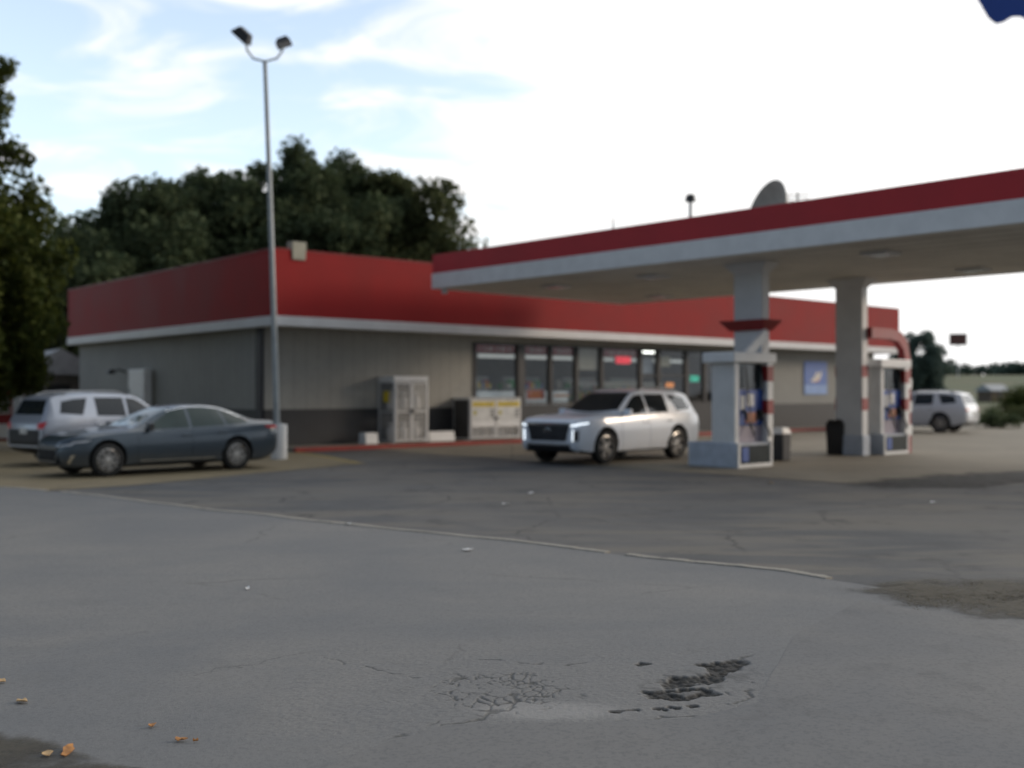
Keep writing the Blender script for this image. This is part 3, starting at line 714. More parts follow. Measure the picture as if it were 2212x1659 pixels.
hang('neon_sign', 'small orange lit sign low in the shop window above the SUV roof', 1441, 1460, 1.88, 2.12, None, lambda t, a, b_: neon(t, a, b_, M_neono))
def poster(t, hw, hh):
    MB().box(-hw, hw, -.01, .01, -hh, hh).build('board', paint('red_poster', (.5, .04, .03), .5), t, 0)
    b = MB()
    for k in range(3): b.box(-hw*.8, hw*(.5+.1*k), -.014, -.01, hh*(.5-.5*k)-.03, hh*(.5-.5*k)+.03)
    b.build('print', paint('orange_print', (.75, .25, .08), .5), t, 0)
hang('window_poster', 'red poster low in the second shop window from the left', 1143, 1181, 1.47, 1.80, None, poster, 'poster')
MB_hl = MB()
# cream poster in the seventh window
hang('window_poster', 'cream poster high in the shop window near the door', 1427, 1452, 2.75, 3.15, None, lambda t, a, b_: (MB().box(-a, a, -.01, .01, -b_, b_).build('board', paint('cream_poster', (.62, .58, .45), .6), t, 0)), 'poster')
hang('window_poster', 'narrow pale blue poster filling the upper door pane', 1390, 1415, 2.45, 3.02, None, lambda t, a, b_: (MB().box(-a, a, -.01, .01, -b_, b_).build('board', paint('ice_blue_poster', (.38, .45, .58), .6), t, 0)), 'poster')
hang('window_poster', 'thin orange strip low in the third shop window', 1202, 1238, 1.55, 1.63, None, lambda t, a, b_: (MB().box(-a, a, -.01, .01, -b_, b_).build('board', paint('orange_strip', (.6, .22, .06), .6), t, 0)), 'poster')
# blue poster on the right wall
u0, u1 = UAT(1736, WV), UAT(1785, WV); uc = (u0+u1)/2; hw = (u1-u0)/2
Yp = W(uc, WV).y; zt = 1.7+(848-781)/2340*Yp; zb = 1.7+(848-852)/2340*Yp
t = thing('wall_poster', 'large blue poster with a white and orange emblem on the grey wall beyond the pumps', 'poster', W(uc, WV-.03, (zt+zb)/2), YAW)
hh = (zt-zb)/2
MB().box(-hw, hw, -.015, .015, -hh, hh).build('board', paint('poster_blue', (.05, .14, .45), .5), t, 0, bevel=.004)
b = MB(); b.prism([(-hw*.55, -.2*hh), (hw*.1, .1*hh), (hw*.55, .5*hh), (hw*.45, .05*hh), (hw*.05, -.25*hh)], 'y', -.019, -.015); b.prism([(-hw*.5, -.22*hh), (-hw*.1, .12*hh), (hw*.1, .45*hh), (hw*.2, .25*hh), (-hw*.05, -.15*hh)], 'y', -.023, -.0195)
b.cur = 1; b.prism([(-hw*.35, -.3*hh), (hw*.35, -.05*hh), (hw*.3, -.18*hh)], 'y', -.027, -.0235)
b.build('emblem', [paint('poster_white', (.7, .66, .6), .5), paint('poster_orange', (.6, .25, .1), .5)], t, 0)
MB().box(-hw, hw, -.019, -.0155, -hh, -hh*.42).build('lower_band', M_lblue, t, 0)
# floodlight on the roof corner
t = thing('roof_floodlight', 'small grey floodlight standing on the red roof edge by the corner', 'light', W(.78, .1, ZT+.035), YAW)
MB().tube([(0, 0, 0), (0, 0, .14)], .03, 8).build('bracket', M_galv, t, 40)
MB().frustum((0, -.05), (.21, .10), -.30, (0, .0), (.24, .16), .22).build('housing', paint('weathered_lamp', (.34, .33, .26), .6), t, 0, bevel=.02)
# side wall: white cabinet and lamp
def VAT(px, u):
    tt = (px-1106)/2340; a = F0.x+u*CU; b_ = F0.y+u*SU
    return (a-tt*b_)/(SU+tt*CU)
va, vb = VAT(330, WU), VAT(294, WU)
t = thing('wall_cabinet', 'tall white cabinet on the shaded side wall above the parked cars', 'cabinet', W(WU-.24, (va+vb)/2, 1.05), YAW)
hv = abs(va-vb)/2
MB().box(-.05, .21, -hv, hv, 0, 1.47).build('box', M_white, t, 0, bevel=.02)
b = MB(); b.box(-.065, -.051, -hv+.05, hv-.05, .06, 1.41); b.build('door', M_white, t, 0, bevel=.006)
MB().box(-.09, -.066, hv-.16, hv-.12, .62, .8).build('handle', M_galv, t, 0)
t = thing('wall_lamp', 'small dark lamp arm on the side wall left of the white cabinet', 'light', W(WU-.02, VAT(272, WU), 2.45), YAW)
MB().tube([(0, 0, 0), (-.25, 0, .08), (-.45, .1, .02)], .035, 8).build('arm', M_black, t, 40)
MB().frustum((-.5, .12), (.16, .10), -.07, (-.48, .12), (.08, .06), .08).build('shade', M_black, t, 0, bevel=.01)

# ------------------------------------------------------------------ propane cages and blocks
def cage(u, v, w, d, h, lab, signs):
    t = thing('gas_cylinder_cage', lab, 'cage', W(u, v, .12), YAW)
    p = .04; b = MB()
    for x in (-w/2, w/2-p):
        for y in (-d/2, d/2-p): b.box(x, x+p, y, y+p, 0, h)
    for z in (.03, h*.5, h-p):
        b.box(-w/2+p, w/2-p, d/2-p, d/2, z, z+p)
        for x in (-w/2, w/2-p): b.box(x, x+p, -d/2+p, d/2-p, z, z+p)
    b.build('frame', M_white, t, 0, bevel=.004)
    MB().box(-w/2, w/2, -d/2-.01, d/2, h+.001, h+(.16 if not signs else .03)).build('top_panel', M_white, t, 0, bevel=.006)
    for xa, xb in ((-w/2-.006, -w/2-.001), (w/2+.001, w/2+.006)): MB().box(xa, xb, -d/2+p, d/2-p, .08, h-p).build('side_mesh', (paint('dark_side_panel', (.06, .058, .055), .6) if signs else M_meshy), t, 0)
    MB().box(-w/2+p, w/2-p, d/2-p-.03, d/2-p-.01, .05, h-p).build('back_panel', M_dark, t, 0)
    if not signs: MB().box(-w/2-.012, -w/2-.007, -.16, .14, h*.66, h*.84).build('side_label', M_yellow, t, 0)
    for s_ in (-1, 1):
        x0, x1 = (-w/2+p+.005, -.012) if s_ < 0 else (.012, w/2-p-.005)
        y = -d/2-.012; df = MB(); q = .045
        df.box(x0, x0+q, y-.02, y+.015, .05, h-.03); df.box(x1-q, x1, y-.02, y+.015, .05, h-.03)
        for z in ((.05, .5*h, h-.075) if not signs else (.05, h-.075)): df.box(x0+q, x1-q, y-.02, y+.015, z, z+q)
        dr = df.build('door', M_white, t, 0, bevel=.004)
        MB().box(x0+q, x1-q, y-.003, y+.003, .05+q, h-.075).build('mesh_infill', M_mesh, dr, 0)
        MB().box(x1-q if s_ < 0 else x0, x1 if s_ < 0 else x0+q, y-.05, y-.021, h*.48, h*.55).build('latch', M_black, dr, 0)
        if signs:
            sg = MB(); sg.box(x0+q, x1-q, y-.012, y-.004, .42, h-.08)
            sg.build('sign_panel', M_plate, dr, 0)
            b = MB(); b.box(x0+q, x1-q, y-.018, y-.0125, h-.27, h-.11); b.build('yellow_strip', M_yellow, dr, 0)
            b = MB()
            for k in range(7):
                xx = x0+q+.03+(x1-x0-2*q-.06)*k/7; b.box(xx, xx+.045, y-.022, y-.0185, h-.22, h-.17)
            for k in range(3): b.box(x1-.22, x1-.08, y-.018, y-.0125, h-.42-.1*k, h-.37-.1*k)
            b.build('lettering', M_dark, dr, 0)
            b = MB(); b.lathe([(0, y-.018), (.075, y-.018), (.075, y-.0125)], 16, 'y', (x0+.17, 0, h-.47)); b.build('emblem', paint('olive_print', (.45, .40, .08), .5), dr, 0)
            b = MB(); b.box(x0+q+.02, x1-q-.02, y-.018, y-.0125, .45, .62); b.build('notice', M_white, dr, 0)
    nx_ = max(2, int(w/.34)); rows = 2 if not signs else 1
    for r_ in range(rows):
        for k in range(nx_):
            x = -w/2+.2+(w-.4)*k/(nx_-1) if nx_ > 1 else 0
            cb = MB(); z0 = .08+r_*h*.5
            cb.lathe([(.02, z0), (.135, z0+.005), (.15, z0+.05), (.15, z0+.32), (.11, z0+.41), (.035, z0+.43), (.03, z0+.47), (.11, z0+.47), (.11, z0+.55), (.10, z0+.55)], 14, 'z', (x, 0, 0))
            c = cb.build('gas_cylinder', M_trim, None, 40); c.parent = None
            c.matrix_world = Matrix.Translation(W(u, v, .12)) @ Matrix.Rotation(YAW, 4, 'Z')
            pos = ['left', 'middle', 'right'] if nx_ == 3 else [str(i) for i in range(nx_)]
            CYL.append((c, lab, r_, k, nx_, rows))
CYL = []
def BXY(px0, px1, v): return UAT(px0, v), UAT(px1, v)
va_ = .30
u0, u1 = BXY(852, 926, va_); cage((u0+u1)/2, va_+.45, u1-u0, .85, 1.93, 'tall white two-door gas cylinder cage against the store front', False)
u0b, u1b = BXY(1015, 1126, va_); cage((u0b+u1b)/2, va_+.45, u1b-u0b, .85, 1.38, 'low wide gas cylinder cage with yellow-striped signs under the first window', True)
o0 = ['first', 'second', 'third', 'fourth', 'fifth', 'sixth', 'seventh']
for c, lab, r_, k, n_, rows in CYL:
    where = 'tall white cage' if rows == 2 else 'low yellow-striped cage'
    lev = ('on the lower level' if r_ == 0 else 'on the upper level') if rows == 2 else 'behind the doors'
    tag(c, f'pale gas cylinder {lev} of the {where}, {o0[k]} from the left', 'gas cylinder', 'gas cylinders in the cages')
def block(px0, px1, v, h, lab):
    a, c = BXY(px0, px1, v); t = thing('concrete_block', lab, 'block', W((a+c)/2, v+.22, .12), YAW)
    L2 = (c-a)/2; MB().prism([(-.2, 0), (.2, 0), (.17, h), (-.17, h)], 'x', -L2, L2).build('body', M_white, t, 0, bevel=.02)
block(791, 818, .35, .34, 'short white concrete block left of the tall gas cage')
block(929, 984, .35, .32, 'long white concrete block between the two gas cages')

# ------------------------------------------------------------------ light pole on its white footing
PB = GP(603, 992)
t = thing('footing_post', 'fat white round concrete footing at the rear bumper of the blue sedan', 'footing', PB)
MB().lathe([(.0, 0), (.205, 0), (.205, .86), (.19, .89), (0, .895)], 32).build('cylinder', M_white, t, 40)
t = thing('light_pole', 'tall slightly leaning grey light pole with two floodlights at its top', 'light pole', PB+Vector((-.07, .05, .895)))
H = 9.30; lean = -.32
pole = lambda z: (lean*z/H*(.8+.2*z/H), 0, z)
MB().tube([pole(z) for z in np.linspace(0, H, 12)], list(np.linspace(.082, .055, 12)), 14).build('pole', M_polesteel, t, 60)
MB().box(-.13, .13, -.13, .13, 0, .03).build('base_plate', M_galv, t, 0)
tx, _, tz = pole(H)
MB().tube([(tx-.50+.0, 0, tz+.55), (tx-.46, 0, tz+.28), (tx-.3, 0, tz+.06), (tx, 0, tz-.02), (tx+.3, 0, tz+.06), (tx+.45, 0, tz+.25), (tx+.47, 0, tz+.45)], .028, 8).build('crossarm', M_polesteel, t, 60)
for sx, dz, ry in ((-.56, .66, .75), (.47, .48, -.35)):
    b = MB(); b.frustum((0, 0), (.27, .18), -.11, (0, 0), (.17, .11), .14)
    m = Matrix.Translation((tx+sx, 0, tz+dz)) @ Matrix.Rotation(ry, 4, 'Y') @ Matrix.Rotation(.3 if sx < 0 else -.4, 4, 'X')
    if sx > 0: m = m @ Matrix.Diagonal((.75, .8, .8, 1))
    b.v = [tuple(m @ Vector(p)) for p in b.v]
    f = b.build('floodlight', M_dark, t, 0, bevel=.02)
    g = MB().box(-.23, .23, -.15, .15, -.122, -.112); g.v = [tuple(m @ Vector(p)) for p in g.v]
    g.build('lens', M_headoff, f, 0)

# ------------------------------------------------------------------ fuel canopy
CA = thing('fuel_canopy', 'flat fuel canopy with a red and white fascia over the pumps', 'canopy', F0, YAW)
U0, U1, V0, V1 = 4.12, 12.5, -21.8, -1.95
DY = R(1.9); pA = W(U0, V1); cD, sD = math.cos(YAW+DY), math.sin(YAW+DY)
CA.location = (pA.x-(U0*cD-V1*sD), pA.y-(U0*sD+V1*cD), 0); CA.rotation_euler = (0, 0, YAW+DY)
HC = 4.75
def cring(z0, z1, off, t):
    b = MB(); b.box(U0-off, U1+off, V0-off, V0+t, z0, z1); b.box(U0-off, U1+off, V1-t, V1+off, z0, z1)
    b.box(U0-off, U0+t, V0+t, V1-t, z0, z1); b.box(U1-t, U1+off, V0+t, V1-t, z0, z1); return b
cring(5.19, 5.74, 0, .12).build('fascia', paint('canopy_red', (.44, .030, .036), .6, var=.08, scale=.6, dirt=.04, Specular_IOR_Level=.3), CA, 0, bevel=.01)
cring(HC, 5.19, .02, .12).build('trim_band', M_white, CA, 0, bevel=.012)
MB().box(U0+.12, U1-.12, V0+.12, V1-.12, HC+.02, HC+.10).build('soffit', M_soffit, CA, 0)
b = MB()
for k in range(1, 12): b.box(U0+.12+k*.68, U0+.128+k*.68, V0+.12, V1-.12, HC+.008, HC+.019)
b.build('soffit_joint', paint('joint_grey', (.45, .43, .39), .7), CA, 0)
MB().box(U0+.12, U1-.12, V0+.12, V1-.12, 5.45, 5.55).build('roof', M_roofm, CA, 0)
for v in (-5, -8.6, -15, -18.6):
    for u in (6.2, 10.8):
        f = MB().frustum((u, v), (.30, .30), HC-.05, (u, v), (.34, .34), HC+.007).build('canopy_light', M_trim, CA, 0, bevel=.008)
        MB().box(u-.24, u+.24, v-.24, v+.24, HC-.058, HC-.051).build('lens', M_headoff, f, 0)
# the small lamp at the near corner
MB().lathe([(0, HC-.16), (.08, HC-.15), (.11, HC-.08), (.09, HC-.001), (0, HC)], 14, 'z', (U0+.22, V1-.3, 0)).build('corner_lamp', M_trim, CA, 40)
COLS = ((5.83, -11.90), (10.93, -11.60))
for (u, v) in COLS:
    c = MB().box(u-.15, u+.15, v-.4, v+.4, .0, HC+.015).build('column', M_plinth if False else M_trim, CA, 0, bevel=.02)
    MB().frustum((u, v), (.16, .41), HC-.22, (u, v), (.30, .62), HC+.012).build('capital', M_trim, c, 0, bevel=.01)
    MB().box(u-.19, u+.19, v-.44, v+.44, 0.0, .55).build('footing', M_plinth, c, 0, bevel=.02)
    for z0, z1 in ((2.12, 2.42), (1.22, 1.55)):
        for sg in (-1, 1): MB().box(u-.158, u+.158, v+sg*.38, v+sg*.407, z0, z1).build('red_band', M_redp, c, 0)
u, v = COLS[0]
MB().frustum((u-.02, v), (.22, .46), 3.16, (u-.05, v), (.38, .66), 3.40).build('collar', M_redp, CA, 0, bevel=.012)
b = MB(); b.prism([(u-1.0, 2.62), (u-.62, 2.62), (u-.15, 2.95), (u-.15, 3.2)], 'y', v-.52, v-.42); b.build('brace', M_white, CA, 0, bevel=.01)
# red arch over the far pump
u, v = COLS[1]
pth = [(u+.1, 3.45), (u+1.2, 3.45), (u+1.75, 3.38), (u+2.1, 3.1), (u+2.25, 2.6), (u+2.28, .0)]
out = pth; b = MB()
inn = [(u+.1, 3.17), (u+1.18, 3.17), (u+1.58, 3.11), (u+1.87, 2.88), (u+1.98, 2.48), (u+2.01, .0)]
for i in range(len(out)-1):
    q = [out[i], out[i+1], inn[i+1], inn[i]]
    b.prism(q, 'y', v-.55, v-.35)
b.build('arch', M_redp, CA, 35)
b = MB()
for z in (.5, 1.15, 1.8): b.box(u+1.998, u+2.292, v-.562, v-.338, z, z+.3)
b.build('arch_band', M_white, CA, 0)
# dish and vents on the canopy roof
def dish():
    p = at(1654, 28.6); t = thing('satellite_dish', 'large grey satellite dish on the canopy roof', 'satellite dish', (p.x, p.y, 5.55))
    MB().tube([(0, 0, 0), (0, 0, .75)], .06, 10).build('mast', M_galv, t, 50)
    ax = Vector((-.90, -.30, .22)).normalized(); b = MB(); prof = []
    for k in range(9):
        r = .92*k/8; prof.append((r, .50*(r/.92)**2))
    b.lathe(prof + [(prof[-1][0]+.02, prof[-1][1]-.01)] + [(r, h-.03) for r, h in prof[::-1]], 40)
    m = Matrix.Translation((.42, 0, .72)) @ ax.to_track_quat('Z', 'Y').to_matrix().to_4x4()
    b.v = [tuple(m @ Vector(q)) for q in b.v]; d = b.build('dish', paint('dish_grey', (.40, .38, .33), .6, dirt=.2), t, 60)
    b = MB(); b.tube([(0, -.9, .24), (0, -.1, .8)], .018, 8); b.tube([(-.04, -.1, .78), (0, .0, .92)], .05, 8); b.v = [tuple(m @ Vector(q)) for q in b.v]; b.build('feed_arm', M_galv, t, 50)
dish()
def vent(px, Y, h, lab, kind):
    p = at(px, Y); t = thing('roof_vent', lab, 'vent', (p.x, p.y, 5.55), 0, 'fittings on the canopy roof')
    if kind: MB().tube([(0, 0, 0), (0, 0, h)], .045, 8).build('pipe', M_galv, t, 50); MB().lathe([(0, h+.20), (.12, h+.15), (.15, h-.02), (.05, h-.04)], 14).build('cap', M_dark, t, 50)
    else: MB().tube([(0, 0, 0), (0, 0, h)], [.035, .015], 8).build('pipe', M_dark, t, 50); MB().lathe([(0, .22), (.06, .21), (.07, 0)], 10).build('collar', M_dark, t, 50)
vent(1492, 29.5, 1.38, 'capped roof pipe standing left of the satellite dish', 1)
vent(1325, 29.8, .95, 'thin short roof spike nearest the canopy left end', 0)
t = thing('aerial', 'ragged little aerial right behind the satellite dish on the canopy roof', 'aerial', at(1724, 29.2, 5.55))
MB().tube([(0, 0, 0), (0, 0, 1.55)], .025, 8).build('mast', M_dark, t, 50)
b = MB()
for k in range(6): z = .95+.10*k; b.tube([(-.22-.03*k, .05*k, z+.1), (.16+.02*k, -.05*k, z)], .016, 6)
b.build('rods', M_wood, t, 50)

# ------------------------------------------------------------------ fuel dispensers
def ribbed(b, x0, x1, y0, y1, z0, z1, axis, n=7):
    """corrugated cladding box"""
    b.box(x0, x1, y0, y1, z0, z1)
def dispenser(u, v, lab):
    t = thing('fuel_dispenser', lab, 'fuel pump', W(u, v, .008), YAW, 'fuel pumps under the canopy')
    w, d = 1.28, .66                      # along u, along v ; mesh centre is at the base centre
    MB().box(-.66, .66, -.68, .68, 0, .56).build('plinth', M_plinth, t, 0, bevel=.02)
    y0 = -.60; y1 = y0+d
    for s_ in (-1, 1):
        b = MB(); xa = s_*.60; n = 7
        pts = []
        for k in range(n*2+1):
            yy = y0+(y1-y0)*k/(n*2); pts.append((xa+s_*(.035 if (k//1) % 2 else 0), yy))
        pts += [(xa-s_*.13, y1), (xa-s_*.13, y0)]
        b.prism(pts, 'z', .561, 2.36); b.build('side_panel', M_white, t, 35)
    MB().box(-.80, .80, y0-.12, y1+.12, 2.362, 2.60).build('header', M_white, t, 0, bevel=.03)
    MB().box(-.469, .469, y0+.10, y1-.10, .561, 2.36).build('cabinet', M_galv, t, 0, bevel=.01)
    for s_, yf in ((-1, y0+.10), (1, y1-.10)):
        f = lambda a, c: (yf+s_*a, yf+s_*c)
        q = f(.001, .03); up = MB().box(-.44, .44, min(q), max(q), 1.78, 2.34).build('screen_panel', M_screen, t, 0, bevel=.008)
        q = f(.001, .07); mp_ = MB().box(-.46, .46, min(q), max(q), .95, 1.76).build('pump_panel', M_blue, t, 0, bevel=.012)
        b = MB(); q = f(.071, .08)
        b.box(-.16, .12, min(q), max(q), 1.38, 1.66); b.build('display', M_white, mp_, 0, bevel=.005)
        b = MB(); b.box(-.38, -.22, min(q), max(q), 1.30, 1.62); b.build('price_plate', M_plate, mp_, 0); b = MB(); b.box(.22, .40, min(q), max(q), 1.05, 1.3); b.build('keypad', M_black, mp_, 0)
        b = MB(); q2 = f(.071, .079); b.box(-.2, .2, min(q2), max(q2), 1.0, 1.24); b.build('grade_label', paint('grade_orange', (.55, .22, .12), .5), mp_, 0)
        for x in (-.30, .30):
            yy = lambda a: yf+s_*a
            nz = MB().tube([(x, yy(.08), 1.30), (x+.02, yy(.16), 1.22), (x+.02, yy(.20), 1.06)], [.035, .04, .025], 8).build('nozzle', M_black, t, 40)
            MB().tube([(x+.02, yy(.20), 1.06), (x+.10, yy(.30), .80), (x+.18, yy(.26), .70), (x+.22, yy(.16), .95), (x+.16, yy(.12), 1.6), (x+.10, yy(.08), 2.3)], .018, 8).build('hose', M_black, nz, 40)
        q = f(.001, .05); MB().box(-.46, .46, min(q), max(q),   .562, .93).build('lower_panel', paint('faded_pink_panel', (.34, .30, .36), .5), t, 0, bevel=.006)
    ps = MB().box(.44, .655, y0-.12, y0-.001, .561, 2.361).build('striped_post', M_white, t, 0, bevel=.015)
    for z0_, z1_ in ((1.95, 2.30), (1.20, 1.52)): MB().box(.434, .661, y0-.126, y0+.02, z0_, z1_).build('red_band', M_redp, ps, 0)
    # framed recess on the plinth's long sides
    for s_ in (-1, 1):
        ya, yb = (s_*.682, s_*.70)
        b = MB(); b.box(-.56, .56, ya, yb, .09, .50); rc = b.build('plinth_recess', M_screen, t, 0)
        b = MB(); b.box(-.50, -.26, yb+s_*.001, yb+s_*.02, .14, .46); b.build('blue_box', M_blue, rc, 0, bevel=.006)
        b = MB(); yc = s_*.715
        b.box(-.64, .64, ya, yc, .0, .088); b.box(.562, .64, ya, yc, .09, .56); b.box(-.64, -.562, ya, yc, .09, .56); b.build('plinth_frame', M_white, t, 0, bevel=.006)
    return t
dispenser(5.24, -11.92, 'near fuel pump with white ribbed side on a grey plinth behind the white SUV')
dispenser(12.45, -11.30, 'far fuel pump with blue panels standing under the red arch')
def bin_(u, v, lab, s, h, lid, mat):
    t = thing('litter_bin', lab, 'bin', W(u, v, .008), YAW, 'bins beside the pumps')
    MB().frustum((0, 0), (s*.45, s*.45), 0, (0, 0), (s*.5, s*.5), h).build('body', mat, t, 0, bevel=.025)
    MB().frustum((0, 0), (s*.54, s*.54), h+.001, (0, 0), (s*.36, s*.36), h+.16).build('lid', lid, t, 0, bevel=.02)
    MB().box(-s*.25, s*.25, -s*.475, -s*.44, h*.35, h*.65).build('label_plate', M_dark, t, 0)
g = GP(1687, 995); d = g-F0; bin_(d.x*CU+d.y*SU, -d.x*SU+d.y*CU, 'dark grey bin with white lid right of the near pump', .36, .66, M_white, M_dark)
g = GP(1812, 982); d = g-F0; bin_(d.x*CU+d.y*SU, -d.x*SU+d.y*CU, 'tall black bin in front of the far canopy column', .52, .80, M_black, M_black)
g = GP(1842, 975); d = g-F0; bin_(d.x*CU+d.y*SU, -d.x*SU+d.y*CU+.25, 'black bin with white lid squeezed beside the far column', .40, .55, M_white, M_black)

# ------------------------------------------------------------------ cars
def pchip(xs, ys):
    xs = np.array(xs, float); ys = np.array(ys, float)
    if xs[0] > xs[-1]: xs, ys = xs[::-1], ys[::-1]
    h = np.diff(xs); d = np.diff(ys)/h; m = np.zeros_like(ys)
    for i in range(1, len(xs)-1):
        if d[i-1]*d[i] > 0:
            w1, w2 = 2*h[i]+h[i-1], h[i]+2*h[i-1]; m[i] = (w1+w2)/(w1/d[i-1]+w2/d[i])
    m[0], m[-1] = d[0], d[-1]
    def f(x):
        x = min(max(x, xs[0]), xs[-1]); i = min(int(np.searchsorted(xs, x, 'right')-1), len(xs)-2)
        t = (x-xs[i])/h[i]; t2, t3 = t*t, t*t*t
        return float((2*t3-3*t2+1)*ys[i]+(t3-2*t2+t)*h[i]*m[i]+(-2*t3+3*t2)*ys[i+1]+(t3-t2)*h[i]*m[i+1])
    return f
class Car:
    def __init__(s, spec):
        s.__dict__.update(spec)
        for k in ('top', 'belt', 'bot', 'hw', 'tw'):
            pts = spec[k]; setattr(s, k+'f', pchip([p[0] for p in pts], [p[1] for p in pts]))
    def section(s, x):
        zt, zb, zs, w, t = s.topf(x), s.botf(x), s.beltf(x), s.hwf(x), s.twf(x)
        zs = min(zs, zt-.03); t = min(t, w*.97); H_ = zs-zb
        ze = max(zs+.012, zt-.055*min(1, (zt-zs)/.3)-.012)
        P = [(0, zb), (w*.6, zb), (w*.86, zb), (w*.955, zb+.05*min(1, H_/.3)), (w*.985, zb+.30*H_), (w, zb+.52*H_), (w*.998, zb+.70*H_), (w*.982, zb+.86*H_), (w*.955, zs-.012), (w*.925, zs)]
        n = 5
        w0 = w*.925
        for k in range(1, n+1):
            f = k/n; bulge = math.sin(math.pi*f)*.018*min(1, (ze-zs)/.3)
            P.append((w0+(t-w0)*f+bulge, zs+(ze-zs)*f))
        P += [(t*.965, ze+(zt-ze)*.50), (t*.86, ze+(zt-ze)*.76), (t*.6, ze+(zt-ze)*.93), (t*.3, ze+(zt-ze)*.985), (0, zt)]
        return P
    def side(s, x, z):
        P = s.section(x); P = P[2:16]
        zs = [p[1] for p in P]; ys = [p[0] for p in P]
        return float(np.interp(z, zs, ys))
    def ztop(s, x, y):
        P = s.section(x)[14:]; P = P[::-1]
        return float(np.interp(abs(y), [p[0] for p in P], [p[1] for p in P]))
    def inside(s, x, y, z):
        P = s.section(x)
        if z < P[0][1] or z > P[-1][1]: return False
        i = 2
        zs = [p[1] for p in P[2:]]; ys = [p[0] for p in P[2:]]
        return abs(y) <= float(np.interp(z, zs, ys))
    def endx(s, y, z, sgn):
        x = sgn*s.L/2
        for k in range(400):
            if s.inside(x, y, z): return x
            x -= sgn*.005
        return x
    def patch(s, kind, lo, hi, rows=6, off=.005, n=12, sgn=1, b=None, back=.02):
        """panel following the body: lo/hi are outlines in the side (x,z), end (y,z) or top (x,y) view"""
        def res(pl):
            q = [Vector(p) for p in pl]; d = [0]
            for i in range(len(q)-1): d.append(d[-1]+(q[i+1]-q[i]).length)
            out = []
            for k in range(n+1):
                t = d[-1]*k/n; i = max(0, min(len(q)-2, int(np.searchsorted(d, t, 'right')-1)))
                f = (t-d[i])/max(1e-9, d[i+1]-d[i]); out.append(q[i].lerp(q[i+1], f))
            return out
        A, B = res(lo), res(hi); b = b or MB()
        def pt(q, o):
            if kind == 'side': return (q[0], sgn*(s.side(q[0], q[1])+o), q[1])
            if kind == 'top': return (q[0], q[1], s.ztop(q[0], q[1])+o)
            return (s.endx(q[0], q[1], sgn)+sgn*o, q[0], q[1])
        grid = [[A[i].lerp(B[i], j/rows) for i in range(n+1)] for j in range(rows+1)]
        base = len(b.v); w_ = n+1
        vs = [pt(q, off) for row in grid for q in row]
        fs = [(j*w_+i, j*w_+i+1, (j+1)*w_+i+1, (j+1)*w_+i) for j in range(rows) for i in range(n)]
        rim = [i for i in range(w_)]+[j*w_+n for j in range(1, rows+1)]+[rows*w_+i for i in range(n-1, -1, -1)]+[j*w_ for j in range(rows-1, 0, -1)]
        flat = [q for row in grid for q in row]
        nb = len(vs); vs += [pt(flat[i], off-back) for i in rim]
        m = len(rim)
        fs += [(rim[k], nb+k, nb+(k+1) % m, rim[(k+1) % m]) for k in range(m)]
        b.add(vs, fs); return b
    def body(s, parent, paintm):
        xs = list(np.linspace(s.L/2, s.L/2-.4, 14))+list(np.linspace(s.L/2-.45, -s.L/2+.45, 56))+list(np.linspace(-s.L/2+.4, -s.L/2, 14))
        vs, fs = [], []; rings = []
        for x in xs:
            P = s.section(x); ring = [(x, -p[0], p[1]) for p in P]+[(x, p[0], p[1]) for p in P[-2:0:-1]]
            rings.append(ring); vs += ring
        m = len(rings[0])
        for i in range(len(xs)-1):
            for k in range(m): fs.append((i*m+k, i*m+(k+1) % m, (i+1)*m+(k+1) % m, (i+1)*m+k))
        fs += [tuple(range(m)), tuple(range((len(xs)-1)*m, len(xs)*m))[::-1]]
        b = MB(); b.add(vs, fs); o = b.build('body', [paintm, M_black], None, 0)
        cut = MB()
        for x in (s.xf, s.xr):
            for sg in (-1, 1):
                ya, yb = (.52, 1.3) if sg > 0 else (-1.3, -.52)
                cut.lathe([(0, ya), (s.arch, ya), (s.arch, yb), (0, yb)], 40, 'y', (x, 0, s.wr+.03))
        co = cut.build('cutter', M_black, None, 0)
        bmx = bmesh.new(); bmx.from_mesh(co.data); bmesh.ops.remove_doubles(bmx, verts=bmx.verts, dist=1e-5); bmesh.ops.recalc_face_normals(bmx, faces=bmx.faces); bmx.to_mesh(co.data); bmx.free()
        md = o.modifiers.new('arches', 'BOOLEAN'); md.operation = 'DIFFERENCE'; md.object = co; md.solver = 'EXACT'
        dg = bpy.context.evaluated_depsgraph_get(); me = bpy.data.meshes.new_from_object(o.evaluated_get(dg))
        o.modifiers.clear(); o.data = me; me.name = 'body'
        bpy.data.objects.remove(co)
        me.materials.clear(); me.materials.append(paintm); me.materials.append(M_black)
        for p in me.polygons:
            c = p.center; p.material_index = 0; p.use_smooth = True
            for x in (s.xf, s.xr):
                r = math.hypot(c.x-x, c.z-s.wr-.03)
                if r < s.arch*1.003 and abs(c.y) > .5: p.material_index = 1
            if p.normal.z < -.8 and c.z < s.botf(c.x)+.03: p.material_index = 1
        me.set_sharp_from_angle(angle=R(32)); o.parent = parent
        return o
